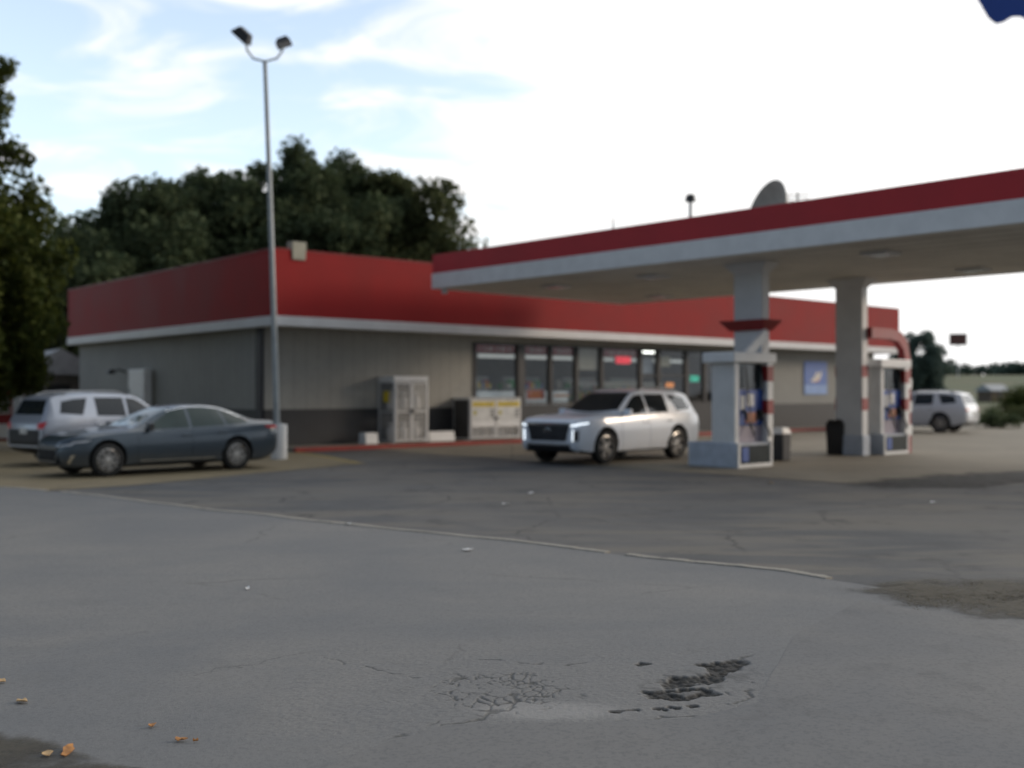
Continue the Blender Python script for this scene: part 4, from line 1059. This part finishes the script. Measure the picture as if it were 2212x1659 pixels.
    def wheels(s, parent, spokes=5, rimm=None):
        rimm = rimm or M_alloy
        for x in (s.xf, s.xr):
            for sg in (-1, 1):
                r = s.wr; w = .225; yc = sg*(s.track)
                hub = MB().lathe([(0, -.02), (r*.66, -.02), (r*.66, .02), (0, .02)], 24, 'y', (0, 0, 0)).build('wheel', M_dark, parent, 40)
                hub.location = (x, yc, r)
                rt = r*.70
                MB().lathe([(rt, -w*.40), (rt*1.04, -w*.5), (r*.93, -w*.5), (r*.985, -w*.42), (r, -w*.30), (r, w*.30), (r*.985, w*.42), (r*.93, w*.5), (rt*1.04, w*.5), (rt, w*.40), (rt, -w*.40)], 44, 'y').build('tyre', M_tyre, hub, 50)
                b = MB(); yo = sg*w*.42
                b.lathe([(rt*.985, -w*.38), (rt*.985, yo), (rt*.93, yo+sg*.004), (rt*.91, yo-sg*.03), (rt*.86, -sg*w*.2)], 40, 'y')
                b.lathe([(0, yo-sg*.005), (rt*.2, yo-sg*.01), (rt*.24, yo-sg*.04)], 20, 'y')
                for k in range(spokes):
                    for dv in (-.13, .13):
                        a = 2*math.pi*k/spokes+dv*.5; a2 = 2*math.pi*k/spokes+dv*1.6
                        p0 = Vector((rt*.16*math.cos(a), 0, rt*.16*math.sin(a))); p1 = Vector((rt*.93*math.cos(a2), 0, rt*.93*math.sin(a2)))
                        d = (p1-p0).normalized(); nn = Vector((-d.z, 0, d.x))*rt*.042
                        yA, yB = yo-sg*.012, yo-sg*.05
                        q = [p0-nn, p0+nn, p1+nn*1.25, p1-nn*1.25]
                        b.add([(v_.x, yA, v_.z) for v_ in q]+[(v_.x, yB, v_.z) for v_ in q], [(0, 1, 2, 3), (7, 6, 5, 4), (0, 4, 5, 1), (1, 5, 6, 2), (2, 6, 7, 3), (3, 7, 4, 0)])
                b.build('rim', rimm, hub, 35)
    def glass_and_doors(s, parent, paintm, glassm):
        for sg in (-1, 1):
            for lo, hi in s.windows: s.patch('side', lo, hi, 6, .006, 14, sg).build('window', glassm, parent, 40)
            for di, (lo, hi) in enumerate(s.doors):
                d = s.patch('side', lo, hi, 8, .007, 12, sg, back=.012).build('door', paintm, parent, 40)
                hx, hz_ = s.handles[di]; y = s.side(hx, hz_)
                MB().box(hx-.11, hx+.11, sg*(y+.012), sg*(y+.045), hz_-.014, hz_+.014).build('handle', s.handlem, d, 0, bevel=.008)
            mx, mz = s.mirror; y = s.side(mx, mz)
            b = MB(); b.frustum((mx, sg*(y+.13)), (.055, .10), mz-.06, (mx-.015, sg*(y+.13)), (.05, .095), mz+.09); b.box(mx-.03, mx+.03, sg*(y-.02), sg*(y+.06), mz-.05, mz-.015)
            b.build('mirror', s.mirrorm or paintm, parent, 0, bevel=.025)
            b = MB(); s.patch('side', s.sill[0], s.sill[1], 2, .010, 14, sg, b=b); b.build('sill_trim', M_black if s.darksill else paintm, parent, 40)
        s.patch('top', s.ws[0], s.ws[1], 8, .007, 16).build('windshield', glassm, parent, 40)
        if s.rw[0] == 'end': s.patch('end', s.rw[1], s.rw[2], 6, .006, 16, -1).build('rear_window', glassm, parent, 40)
        else: s.patch('top', s.rw[1], s.rw[2], 8, .007, 16).build('rear_window', glassm, parent, 40)
    def end(s, parent, name, mat, lo, hi, sgn, off=.008, both=False, n=10, rows=4, par=None):
        out = []
        for m in ((1, -1) if both else (1,)):
            a = [(p[0]*m, p[1]) for p in lo]; b = [(p[0]*m, p[1]) for p in hi]
            out.append(s.patch('end', a, b, rows, off, n, sgn).build(name, mat, par or parent, 40))
        return out
    def rails(s, parent, x0, x1, y):
        for sg in (-1, 1):
            pts = [(x, sg*y, s.ztop(x, y)+(.05 if 0 < k < 8 else .0)) for k, x in enumerate(np.linspace(x0, x1, 9))]
            MB().tube(pts, .018, 8).build('roof_rail', s.railm, parent, 50)

def suv_spec(L, H, W_, sc_front=.94):
    h = L/2; k = H/1.75; w = W_/1.975; q = L/4.98
    X = lambda pts, ky=1: [(a*q, b*ky) for a, b in pts]
    return dict(L=L, xf=1.55*q, xr=-1.35*q, wr=.385*k, arch=.45*k, track=W_/2-.135,
        top=X([(2.49, .97), (2.475, 1.0), (2.42, 1.035), (2.3, 1.065), (1.9, 1.105), (1.35, 1.14), (1.05, 1.165), (.85, 1.27), (.5, 1.49), (.25, 1.625), (.05, 1.68), (-.4, 1.715), (-1.0, 1.72), (-1.6, 1.695), (-2.0, 1.655), (-2.16, 1.60), (-2.27, 1.42), (-2.38, 1.18), (-2.44, 1.08), (-2.49, .98)], k),
        belt=X([(2.49, .90), (2.35, .99), (1.9, 1.04), (1.0, 1.08), (0, 1.10), (-1.5, 1.13), (-2.2, 1.13), (-2.40, 1.06), (-2.49, .93)], k),
        bot=X([(2.49, .40), (2.40, .30), (2.2, .26), (1.9, .24), (-1.9, .25), (-2.3, .34), (-2.49, .44)], k),
        hw=X([(2.49, .78), (2.47, .83), (2.42, .875), (2.3, .925), (2.05, .965), (1.5, .985), (-1.7, .985), (-2.15, .955), (-2.35, .915), (-2.45, .86), (-2.49, .80)], w),
        tw=X([(2.49, .70), (2.3, .80), (1.9, .84), (1.2, .83), (1.0, .80), (.6, .74), (.2, .685), (-.4, .675), (-1.5, .665), (-2.05, .65), (-2.25, .70), (-2.4, .78), (-2.49, .74)], w),
        windows=[(X([(.86, 1.125), (.5, 1.135), (-.12, 1.145)], k), X([(.30, 1.50), (.15, 1.57), (-.12, 1.595)], k)),
                 (X([(-.20, 1.145), (-1.02, 1.165)], k), X([(-.20, 1.60), (-1.02, 1.60)], k)),
                 (X([(-1.42, 1.19), (-2.02, 1.24)], k), X([(-1.22, 1.59), (-1.6, 1.565), (-1.92, 1.51)], k))],
        doors=[(X([(.93, .36), (-.14, .36)], k), X([(1.00, 1.06), (-.14, 1.085)], k)), (X([(-.165, .36), (-.82, .36), (-1.02, .62)], k), X([(-.165, 1.085), (-1.1, 1.11), (-1.13, 1.11)], k))],
        handles=[(.02*q, .94*k), (-.98*q, .96*k)], mirror=(.78*q, 1.16*k), sill=(X([(1.05, .27), (-.85, .27)], k), X([(1.05, .35), (-.85, .35)], k)), darksill=False,
        ws=([(p*.0+1.0*q-.13*(p/.78)**2, p*w) for p in np.linspace(-.76, .76, 13)], [(.22*q-.05*(p/.6)**2, p*w) for p in np.linspace(-.60, .60, 13)]),
        rw=('end', [(p*w, 1.20*k) for p in (-.66, .66)], [(p*w, 1.545*k) for p in (-.56, .56)]),
        handlem=M_chrome, mirrorm=None, railm=M_galv, k=k, w=w, q=q)
def place(t, wheel_xy, car, alpha, fwd_sign, which, side):
    """stand the car with one wheel's contact point at wheel_xy; alpha = heading of local +x"""
    lx = car.xf if which == 'f' else car.xr; ly = side*(car.track+.08)
    c, s_ = math.cos(alpha), math.sin(alpha)
    t.location = (wheel_xy[0]-(lx*c-ly*s_), wheel_xy[1]-(lx*s_+ly*c), .010); t.rotation_euler = (0, 0, alpha)

# white SUV at the pump, running lights on
sp = suv_spec(4.98, 1.75, 1.975); A = Car(sp)
t = thing('parked_suv', 'large pearl white SUV with lit running lights and dark grille at the pump', 'car', (0, 0, 0), 0)
A.body(t, M_pearl); A.wheels(t, 5); A.glass_and_doors(t, M_pearl, M_glass); A.rails(t, -.1, -1.9, .60)
gr = A.end(t, 'grille', paint('grille_black', (.022, .024, .03), .35, .3), [(-.50, .53), (.50, .53)], [(-.64, .80), (-.60, .915), (0, .93), (.60, .915), (.64, .80)][0:1]+[(-.61, .91), (.61, .91)]+[(.64, .80)], 1, .012, rows=6)[0] if False else A.end(t, 'grille', paint('grille_black', (.022, .024, .03), .35, .3), [(-.52, .54), (.52, .54)], [(-.63, .90), (.63, .90)], 1, .012, rows=6)[0]
b = MB()
for zz in np.linspace(.58, .87, 6):
    A.patch('end', [(-.56, zz-.008), (.56, zz-.008)], [(-.56, zz+.008), (.56, zz+.008)], 1, .022, 10, 1, b=b)
b.build('grille_bar', paint('smoked_chrome', (.10, .105, .12), .3, .8), gr, 40)
A.end(t, 'grille_surround', M_chrome, [(-.66, .905), (.66, .905)], [(-.68, .945), (.68, .945)], 1, .014, rows=1)
bx = A.endx(0, .78, 1)
b = MB(); b.lathe([(.085, 0), (.098, .006), (.098, .02), (.085, .022), (.078, .01)], 24, 'x', (0, 0, 0)); b.v = [(bx+.022+p[0], p[1], .78+p[2]*.55) for p in b.v]
b.prism([(-.055, -.035), (-.04, -.035), (.0, .035), (-.015, .035)], 'x', 0, 0.01); b.v[-8:] = [(bx+.024+p[0], p[1]-.0, .78+p[2]) for p in b.v[-8:]]
b.prism([(.02, -.035), (.035, -.035), (.065, .035), (.05, .035)], 'x', 0, 0.01); b.v[-8:] = [(bx+.024+p[0], p[1]-.01, .78+p[2]) for p in b.v[-8:]]
b.build('badge', M_chrome, gr, 40)
A.end(t, 'headlight', M_headon, [(.67, .875), (.80, .885), (.93, .93)], [(.67, .905), (.80, .925), (.925, .965)], 1, .014, True, rows=2)
hl = A.end(t, 'headlight_pod', M_headoff, [(.72, .53), (.86, .53)], [(.73, .79), (.88, .80)], 1, .010, True)
for m, h_ in zip((1, -1), hl):
    A.patch('end', [(m*.715, .545), (m*.745, .535)], [(m*.725, .79), (m*.752, .80)], 3, .016, 4, 1).build('running_light', M_headon, h_, 40)
    A.patch('end', [(m*.765, .56), (m*.845, .56)], [(m*.77, .76), (m*.855, .76)], 3, .016, 4, 1).build('lamp', M_black, h_, 40)
A.end(t, 'lower_intake', M_black, [(-.62, .36), (.62, .36)], [(-.66, .45), (.66, .45)], 1, .010)
A.end(t, 'front_valance', M_dark, [(-.84, .305), (.84, .305)], [(-.86, .36), (.86, .36)], 1, .006)
A.end(t, 'bumper_strip', M_chrome, [(-.62, .47), (.62, .47)], [(-.62, .49), (.62, .49)], 1, .012, rows=1)
A.end(t, 'taillight', M_tailoff, [(.74, .78), (.86, .80)], [(.72, 1.10), (.84, 1.12)], -1, .010, True)
A.end(t, 'number_plate', M_plate, [(-.16, .78), (.16, .78)], [(-.16, .92), (.16, .92)], -1, .014, n=4)
g = GP(1309, 1003); place(t, (g.x, g.y), A, R(180+47.5), 1, 'f', 1); t.scale = (1.03, 1.03, 1.03)

# steel-blue sedan
S2 = dict(L=4.90, xf=1.58, xr=-1.35, wr=.335, arch=.385, track=.795,
    top=[(2.42, .62), (2.405, .69), (2.34, .755), (2.15, .825), (1.7, .905), (1.2, .955), (1.0, .98), (.8, 1.045), (.4, 1.23), (.1, 1.355), (-.1, 1.405), (-.45, 1.435), (-.8, 1.43), (-1.1, 1.385), (-1.5, 1.245), (-1.85, 1.105), (-2.05, 1.085), (-2.3, 1.075), (-2.42, 1.055), (-2.46, .98), (-2.487, .86)],
    belt=[(2.42, .55), (2.3, .70), (1.7, .83), (1.0, .90), (0, .92), (-1.2, .965), (-2.1, 1.0), (-2.38, .985), (-2.487, .80)],
    bot=[(2.42, .30), (2.35, .22), (2.2, .19), (1.9, .17), (-1.9, .18), (-2.3, .28), (-2.487, .42)],
    hw=[(2.42, .46), (2.38, .58), (2.28, .71), (2.12, .80), (1.9, .885), (1.4, .92), (-1.6, .925), (-2.0, .91), (-2.3, .87), (-2.43, .81), (-2.487, .72)],
    tw=[(2.42, .48), (2.15, .70), (1.5, .76), (1.0, .76), (.6, .69), (.1, .60), (-.4, .575), (-1.0, .58), (-1.5, .64), (-1.9, .72), (-2.3, .72), (-2.487, .6)],
    windows=[([(.80, .925), (.3, .94), (-.22, .955)], [(.17, 1.265), (.05, 1.315), (-.22, 1.36)]), ([(-.29, .957), (-1.08, .985)], [(-.29, 1.365), (-.6, 1.37), (-1.0, 1.335)]), ([(-1.13, .99), (-1.66, 1.03)], [(-1.05, 1.32), (-1.3, 1.235), (-1.60, 1.10)])],
    doors=[([(.95, .27), (-.24, .27)], [(.95, .87), (-.24, .91)]), ([(-.265, .27), (-.82, .27), (-1.03, .50)], [(-.265, .912), (-1.1, .945), (-1.12, .945)])],
    handles=[(-.12, .79), (-.98, .83)], mirror=(.72, .965), sill=([(1.05, .19), (-.85, .19)], [(1.05, .25), (-.85, .25)]), darksill=True,
    ws=([(.97-.16*(p/.72)**2, p) for p in np.linspace(-.70, .70, 13)], [(.10-.06*(p/.54)**2, p) for p in np.linspace(-.53, .53, 13)]),
    rw=('top', [(-1.82+.10*(p/.62)**2, p) for p in np.linspace(-.60, .60, 13)], [(-1.06+.03*(p/.5)**2, p) for p in np.linspace(-.50, .50, 13)]),
    handlem=M_steelblue, mirrorm=M_black, railm=M_chrome)
B = Car(S2)
t = thing('parked_sedan', 'steel blue four-door sedan parked on the tan pad at the left', 'car', (0, 0, 0), 0)
B.body(t, M_steelblue); B.wheels(t, 7); B.glass_and_doors(t, M_steelblue, M_glassg)
for sg in (-1, 1):
    b = MB(); B.patch('side', [(.2, 1.292), (-.25, 1.378), (-.65, 1.386), (-1.0, 1.352), (-1.35, 1.232), (-1.70, 1.063)], [(.2, 1.305), (-.25, 1.391), (-.65, 1.40), (-1.0, 1.367), (-1.35, 1.25), (-1.72, 1.075)], 1, .010, 24, sg, b=b)
    b.build('window_trim', M_chrome, t, 40)
    B.patch('side', [(.9, .285), (-.8, .285)], [(.9, .30), (-.8, .30)], 1, .016, 10, sg).build('door_trim', M_chrome, t, 40)
B.end(t, 'headlight', M_headoff, [(.48, .60), (.72, .635)], [(.46, .63), (.74, .69)], 1, .010, True)
B.end(t, 'grille', paint('matt_black_mesh', (.012, .013, .016), .7, Specular_IOR_Level=.2), [(-.55, .27), (.55, .27)], [(-.40, .55), (.40, .55)], 1, .010)
B.end(t, 'bumper_trim', M_chrome, [(.66, .28), (.69, .28)], [(.73, .45), (.76, .45)], 1, .012, True, n=4)
B.end(t, 'taillight', M_tail, [(.40, .845), (.78, .845)], [(.40, .905), (.82, .95)], -1, .012, True)
for sg in (-1, 1): B.patch('side', [(-2.40, .895), (-2.12, .905)], [(-2.39, .955), (-2.05, .955)], 3, .010, 8, sg).build('side_taillight', M_tail, t, 40); B.patch('side', [(2.02, .70), (2.26, .68)], [(1.90, .745), (2.24, .715)], 3, .008, 8, sg).build('side_headlight', M_headoff, t, 40)
B.end(t, 'rear_reflector', M_chrome, [(.45, .62), (.72, .62)], [(.45, .66), (.73, .66)], -1, .012, True, rows=1)
B.end(t, 'number_plate', M_plate, [(-.16, .68), (.16, .68)], [(-.16, .80), (.16, .80)], -1, .014, n=4)
g = GP(234, 1031); place(t, (g.x, g.y), B, R(180+45.5), 1, 'f', 1)

# silver SUV behind the sedan
C_ = Car(suv_spec(4.55, 1.72, 1.86))
t = thing('parked_suv', 'silver compact SUV parked nose-in behind the blue sedan', 'car', (0, 0, 0), 0)
C_.body(t, M_silver); C_.wheels(t, 5); C_.glass_and_doors(t, M_silver, M_glass); C_.rails(t, -.1, -1.7, .56)
C_.end(t, 'taillight', M_tail, [(.60, .86), (.80, .87)], [(.62, .99), (.83, 1.02)], -1, .012, True)
C_.end(t, 'headlight', M_headoff, [(.52, .74), (.80, .76)], [(.50, .85), (.80, .90)], 1, .010, True)
C_.end(t, 'grille', M_black, [(-.42, .50), (.42, .50)], [(-.5, .82), (.5, .82)], 1, .010)
C_.end(t, 'rear_bumper', M_dark, [(-.80, .38), (.80, .38)], [(-.82, .84), (.82, .84)], -1, .012)
C_.end(t, 'number_plate', M_plate, [(-.16, .74), (.16, .74)], [(-.16, .87), (.16, .87)], -1, .016, n=4)
al = R(52); rr_ = Vector((-10.55, 24.4)); cc = rr_+Vector((math.cos(al), math.sin(al)))*2.27+Vector((-math.sin(al), math.cos(al)))*.86
t.location = (cc.x, cc.y, .010); t.rotation_euler = (0, 0, al)

# white SUV leaving at the right
D = Car(suv_spec(4.75, 1.78, 1.93))
t = thing('parked_suv', 'white SUV seen from its rear quarter beyond the far pump at the right', 'car', (0, 0, 0), 0)
D.body(t, M_pearl2); D.wheels(t, 6); D.glass_and_doors(t, M_pearl2, M_glass); D.rails(t, -.1, -1.8, .6)
D.end(t, 'taillight', M_tail, [(.66, .90), (.83, .92)], [(.62, 1.0), (.82, 1.03)], -1, .012, True)
D.end(t, 'headlight', M_headoff, [(.55, .78), (.84, .80)], [(.52, .88), (.84, .93)], 1, .010, True)
D.end(t, 'grille', M_black, [(-.45, .52), (.45, .52)], [(-.5, .85), (.5, .85)], 1, .010)
D.end(t, 'rear_bumper', M_chrome, [(-.80, .52), (.80, .52)], [(-.82, .58), (.82, .58)], -1, .014, rows=2)
D.end(t, 'number_plate', M_plate, [(-.16, .76), (.16, .76)], [(-.16, .89), (.16, .89)], -1, .014, n=4)
g = GP(2030, 935); place(t, (g.x, g.y), D, R(140), 1, 'r', 1)

# ------------------------------------------------------------------ left background, signs and litter
t = thing('garden_shed', 'pale boarded shed with a light roof edge between the store and the left tree', 'shed', at(112, 47), R(35))
b = MB(); b.box(-1.5, 1.5, -1.4, 1.4, 0, 2.5); b.build('wall', paint('shed_boards', (.20, .19, .175), .8, dirt=.4), t, 0)
b = MB(); b.prism([(-1.9, 2.45), (1.9, 2.45), (1.9, 2.56), (0, 3.55), (-1.9, 2.56)], 'y', -1.75, 1.75); b.build('roof', paint('pale_sheet_roof', (.34, .36, .38), .5, dirt=.2), t, 0)
MB().box(-.5, .45, -1.43, -1.402, .05, 2.05).build('door', M_dark, t, 0, bevel=.01)
b = MB(); b.box(-1.52, -1.42, -1.52, -1.42, 0, 2.45); b.box(1.42, 1.52, -1.52, -1.42, 0, 2.45); b.build('porch_post', M_trim, t, 0)
g = GP(-8, 952)
t = thing('vending_machine', 'red and white vending machine cut by the left frame edge behind the silver SUV', 'vending machine', g, R(28))
MB().box(-.5, .5, -.4, .4, 0, 2.05).build('cabinet', M_redp, t, 0, bevel=.02)
b = MB(); b.box(-.42, .42, -.415, -.402, .95, 1.55); b.box(-.42, .42, -.415, -.402, .1, .6); b.build('front_panel', M_white, t, 0, bevel=.004)
MB().box(.506, .52, -.3, .3, .8, 1.4).build('side_panel', M_white, t, 0)
b = MB(); b.box(.22, .38, -.43, -.416, 1.0, 1.35); b.build('coin_slot', M_black, t, 0)

p = at(2070, 200); hz0 = hz(p.x, p.y)
t = thing('billboard', 'small reddish-brown sign board on a thin pole above the far field', 'billboard', (p.x, p.y, hz0), R(-12))
MB().box(-1.55, 1.55, -.12, .12, 10.5-hz0, 12.5-hz0).build('board', paint('faded_maroon_board', (.16, .07, .06), .7), t, 0, bevel=.03)
b = MB(); b.box(-1.66, 1.66, -.10, .14, 10.38-hz0, 10.49-hz0); b.box(-1.66, 1.66, -.10, .14, 12.51-hz0, 12.62-hz0); b.build('frame', M_trim, t, 0)
MB().tube([(0, 0, -.2), (0, 0, 10.38-hz0)], .09, 8).build('pole', M_trim, t, 50)
p = at(2145, 112); hz0 = hz(p.x, p.y)
t = thing('field_shed', 'low shed with a pale grey sheet roof in the field at the right', 'shed', (p.x, p.y, hz0-.05), R(25))
MB().box(-1.25, 1.25, -.9, .9, 0, 1.15).build('wall', M_wood, t, 0)
b = MB(); b.prism([(-1.1, 1.14), (1.1, 1.14), (1.1, 1.22), (0, 1.85), (-1.1, 1.22)], 'x', -1.45, 1.45); b.build('roof', paint('pale_field_roof', (.26, .28, .30), .5), t, 0)
MB().box(-.35, .35, -.93, -.902, .05, 1.0).build('door', M_dark, t, 0)
# blue banner on a pole just outside the right edge, high up
t = thing('banner_flag', 'dark blue hanging banner whose ragged lower tip shows at the top right', 'banner', (1.79, 3.0, 0))
MB().tube([(0, 0, 0), (0, 0, 3.5)], [.03, .022], 12).build('pole', M_polesteel, t, 50)
b = MB(); n_, m_ = 26, 16; vs = []
for side_ in (-1, 1):
    for i in range(n_+1):
        fx = i/n_
        x = -.05-1.5*fx; low = 4.96-.16*math.sin(fx*9.5+.3)*(.3+.5*fx)-.05*math.sin(fx*31)-.10*(1-abs(2*fx-1.3)) + .10*max(0, fx-.8)/.2*1.2
        for j in range(m_+1):
            fz = j/m_; z = low+(6.7-low)*fz
            vs.append((x/3, .03*math.sin(fx*8+fz*2)*fx+side_*.003, 1.7+(z-1.7)/3))
k_ = (n_+1)*(m_+1); fs = []
for i in range(n_):
    for j in range(m_):
        a = i*(m_+1)+j; q = (a, a+1, a+m_+2, a+m_+1); fs += [q, tuple(x+k_ for x in q[::-1])]
rim = [i*(m_+1) for i in range(n_+1)]+[n_*(m_+1)+j for j in range(1, m_+1)]+[i*(m_+1)+m_ for i in range(n_-1, -1, -1)]+[j for j in range(m_-1, 0, -1)]
fs += [(rim[i], rim[(i+1) % len(rim)], rim[(i+1) % len(rim)]+k_, rim[i]+k_) for i in range(len(rim))]
b.add(vs, fs); b.build('cloth', paint('navy_cloth', (.035, .09, .38), .8), t, 60)

def flake(name, px, py, sx, sy, mat, lab, cat, group, seed, curl=.02):
    rr = random.Random(seed); g = GP(px, py); b = MB(); n = 9
    rim = []
    for k in range(n):
        a = 2*math.pi*k/n; q = rr.uniform(.6, 1.05); rim.append((sx*q*math.cos(a), sy*q*math.sin(a), .008+curl*rr.random()))
    vs = [(0, 0, .010)]+rim+[(0, 0, .004)]+[(p[0]*.98, p[1]*.98, p[2]-.004) for p in rim]
    fs = [(0, k+1, (k+1) % n+1) for k in range(n)]+[(n+1, n+2+(k+1) % n, n+2+k) for k in range(n)]+[(k+1, n+2+k, n+2+(k+1) % n, (k+1) % n+1) for k in range(n)]
    b.add(vs, fs); o = b.build(name, mat, None, 40); o.location = (g.x, g.y, .014); o.rotation_euler = (0, 0, rr.random()*6)
    tag(o, lab, cat, group)
LG, PG = 'fallen leaves on the roadway', 'scraps of white litter on the pavement'
for a in [(50, 1521, .05, .03, M_leafpale, 'pale curled leaf near the left frame edge, above the bottom corner', 1), (6, 1478, .03, .025, M_leafpale, 'pale leaf cut by the left frame edge', 2), (391, 1605, .036, .022, M_leafdry, 'orange leaf lying alone near the bottom, right of the corner leaves', 3), (330, 1574, .03, .02, M_leafdry, 'dull brown leaf just above the lone orange leaf', 4), (150, 1629, .085, .03, M_leafdry, 'long orange-brown leaf in the bottom left corner', 5), (105, 1637, .04, .03, M_leafpale, 'small pale leaf left of the long leaf in the bottom corner', 6), (425, 1607, .02, .01, M_leafdry, 'tiny brown leaf scrap right beside the lone orange leaf', 7)]:
    flake('fallen_leaf', a[0], a[1], a[2], a[3], a[4], a[5], 'leaf', LG, a[6], .012)
for a in [(1011, 1192, .075, .05, 'white flattened cup on the roadway in the middle, just nearer than the edging', 11), (1093, 1092, .075, .06, 'white scrap on the dark asphalt left of the second scrap', 12), (1147, 1068, .075, .06, 'white scrap farthest out on the dark asphalt before the SUV', 13), (752, 1136, .05, .05, 'white scrap on the pale edging left of the middle', 14), (535, 1276, .03, .02, 'small white speck on the roadway left of centre', 15), (1665, 1045, .08, .05, 'tan scrap on the asphalt before the forecourt by the pump', 16), (2015, 1088, .07, .05, 'pale scrap on the asphalt at the right before the dark smear', 17)]:
    flake('litter_scrap', a[0], a[1], a[2], a[3], M_paper if a[5] != 16 else M_leafpale, a[4], 'litter', PG, a[5], .02)
t = GP(230, 1640)
soft_sheet('soil_corner', wob([GP(-200, 1560), GP(60, 1585), GP(200, 1625), GP(480, 1700), GP(-200, 1760), GP(-200, 1560)], 6, .05, 2.2)[:-1], .018, M_dirt)

# ------------------------------------------------------------------ sky, sun, camera
SUN_AZ, SUN_EL = R(8), R(17)          # azimuth from +x towards +y
sd = Vector((math.cos(SUN_AZ)*math.cos(SUN_EL), math.sin(SUN_AZ)*math.cos(SUN_EL), math.sin(SUN_EL)))
ld = bpy.data.lights.new('sun', 'SUN'); ld.energy = 1.1; ld.angle = R(14); ld.color = (1, .80, .60)
lo = bpy.data.objects.new('sun', ld); COL.objects.link(lo); lo.rotation_euler = sd.to_track_quat('Z', 'Y').to_euler(); lo.location = (60, 10, 40)
wd = bpy.data.worlds.new('World'); SC.world = wd; wd.use_nodes = True
nt = wd.node_tree; nt.nodes.clear()
class WN(NT):
    def __init__(s, t): s.t = t
k = WN(nt)
out = k.n('ShaderNodeOutputWorld'); bg = k.n('ShaderNodeBackground'); bg.inputs[1].default_value = .10
sky = k.n('ShaderNodeTexSky', sky_type='NISHITA'); sky.sun_disc = False; sky.sun_elevation = SUN_EL; sky.sun_rotation = R(90)-SUN_AZ
sky.air_density = 1.0; sky.dust_density = 1.5; sky.ozone_density = 1.5
gen = k.n('ShaderNodeTexCoord').outputs['Generated']
sep = k.n('ShaderNodeSeparateXYZ'); k.l(gen, sep.inputs[0])
zz = k.math('ADD', k.math('MAXIMUM', sep.outputs[2], 0), .22)
cmb = k.n('ShaderNodeCombineXYZ'); k.l(k.math('DIVIDE', sep.outputs[0], zz), cmb.inputs[0]); k.l(k.math('DIVIDE', sep.outputs[1], zz), cmb.inputs[1])
mp = k.n('ShaderNodeMapping'); mp.inputs['Location'].default_value = (2.3, .4, 0); mp.inputs['Rotation'].default_value = (0, 0, R(25)); mp.inputs['Scale'].default_value = (1.0, 1.5, 1)
k.l(cmb.outputs[0], mp.inputs[0])
n1 = k.noise(mp.outputs[0], 3.3, 7, .52, .7)
sunward = k.vmath('DOT_PRODUCT', gen, tuple(sd))
dn = [n for n in nt.nodes if n.type == 'VECT_MATH'][-1]; dot = dn.outputs['Value']
bias = k.math('MULTIPLY', k.ramp(dot, .0, .45), .42)
low = k.math('MULTIPLY', k.math('SUBTRACT', 1, k.ramp(sep.outputs[2], 0, .30)), .10)
cm = k.ramp(k.math('ADD', k.math('ADD', n1.outputs[0], bias), low), .45, .71)
glow = k.math('POWER', k.math('MAXIMUM', dot, 0), 3.0)
cl = k.n('ShaderNodeVectorMath', operation='SCALE'); cl.inputs[0].default_value = (1.0, .995, .985)
k.l(k.math('ADD', 9.2, k.math('MULTIPLY', glow, 13.0)), cl.inputs['Scale'])
hs = k.n('ShaderNodeHueSaturation'); hs.inputs['Saturation'].default_value = .68; hs.inputs['Value'].default_value = 2.75; k.l(sky.outputs[0], hs.inputs['Color'])
col = k.mix(cm, hs.outputs[0], cl.outputs[0])
# sky behind the camera dimmed and cooled, added to darken camera-facing surfaces
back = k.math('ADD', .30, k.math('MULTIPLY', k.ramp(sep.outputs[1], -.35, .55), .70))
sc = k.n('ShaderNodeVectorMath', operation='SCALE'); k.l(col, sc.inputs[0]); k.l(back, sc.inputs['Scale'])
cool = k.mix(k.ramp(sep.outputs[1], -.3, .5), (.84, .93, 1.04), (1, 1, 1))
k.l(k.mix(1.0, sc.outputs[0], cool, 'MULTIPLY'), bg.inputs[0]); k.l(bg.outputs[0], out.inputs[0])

cd = bpy.data.cameras.new('camera'); cam = bpy.data.objects.new('camera', cd); COL.objects.link(cam)
cam.location = (0, 0, CAM_H); cam.rotation_euler = (R(90+.45), 0, 0)
cd.sensor_width = 36; cd.lens = 38.08; cd.clip_start = .05; cd.clip_end = 3000
cd.dof.use_dof = True; cd.dof.focus_distance = 6.2; cd.dof.aperture_fstop = 1.08
SC.camera = cam
SC.view_settings.view_transform = 'Standard'; SC.view_settings.look = 'None'; SC.view_settings.gamma = 1; SC.view_settings.exposure = .32
SC.cycles.use_denoising = True; SC.cycles.max_bounces = 8; SC.cycles.transparent_max_bounces = 12
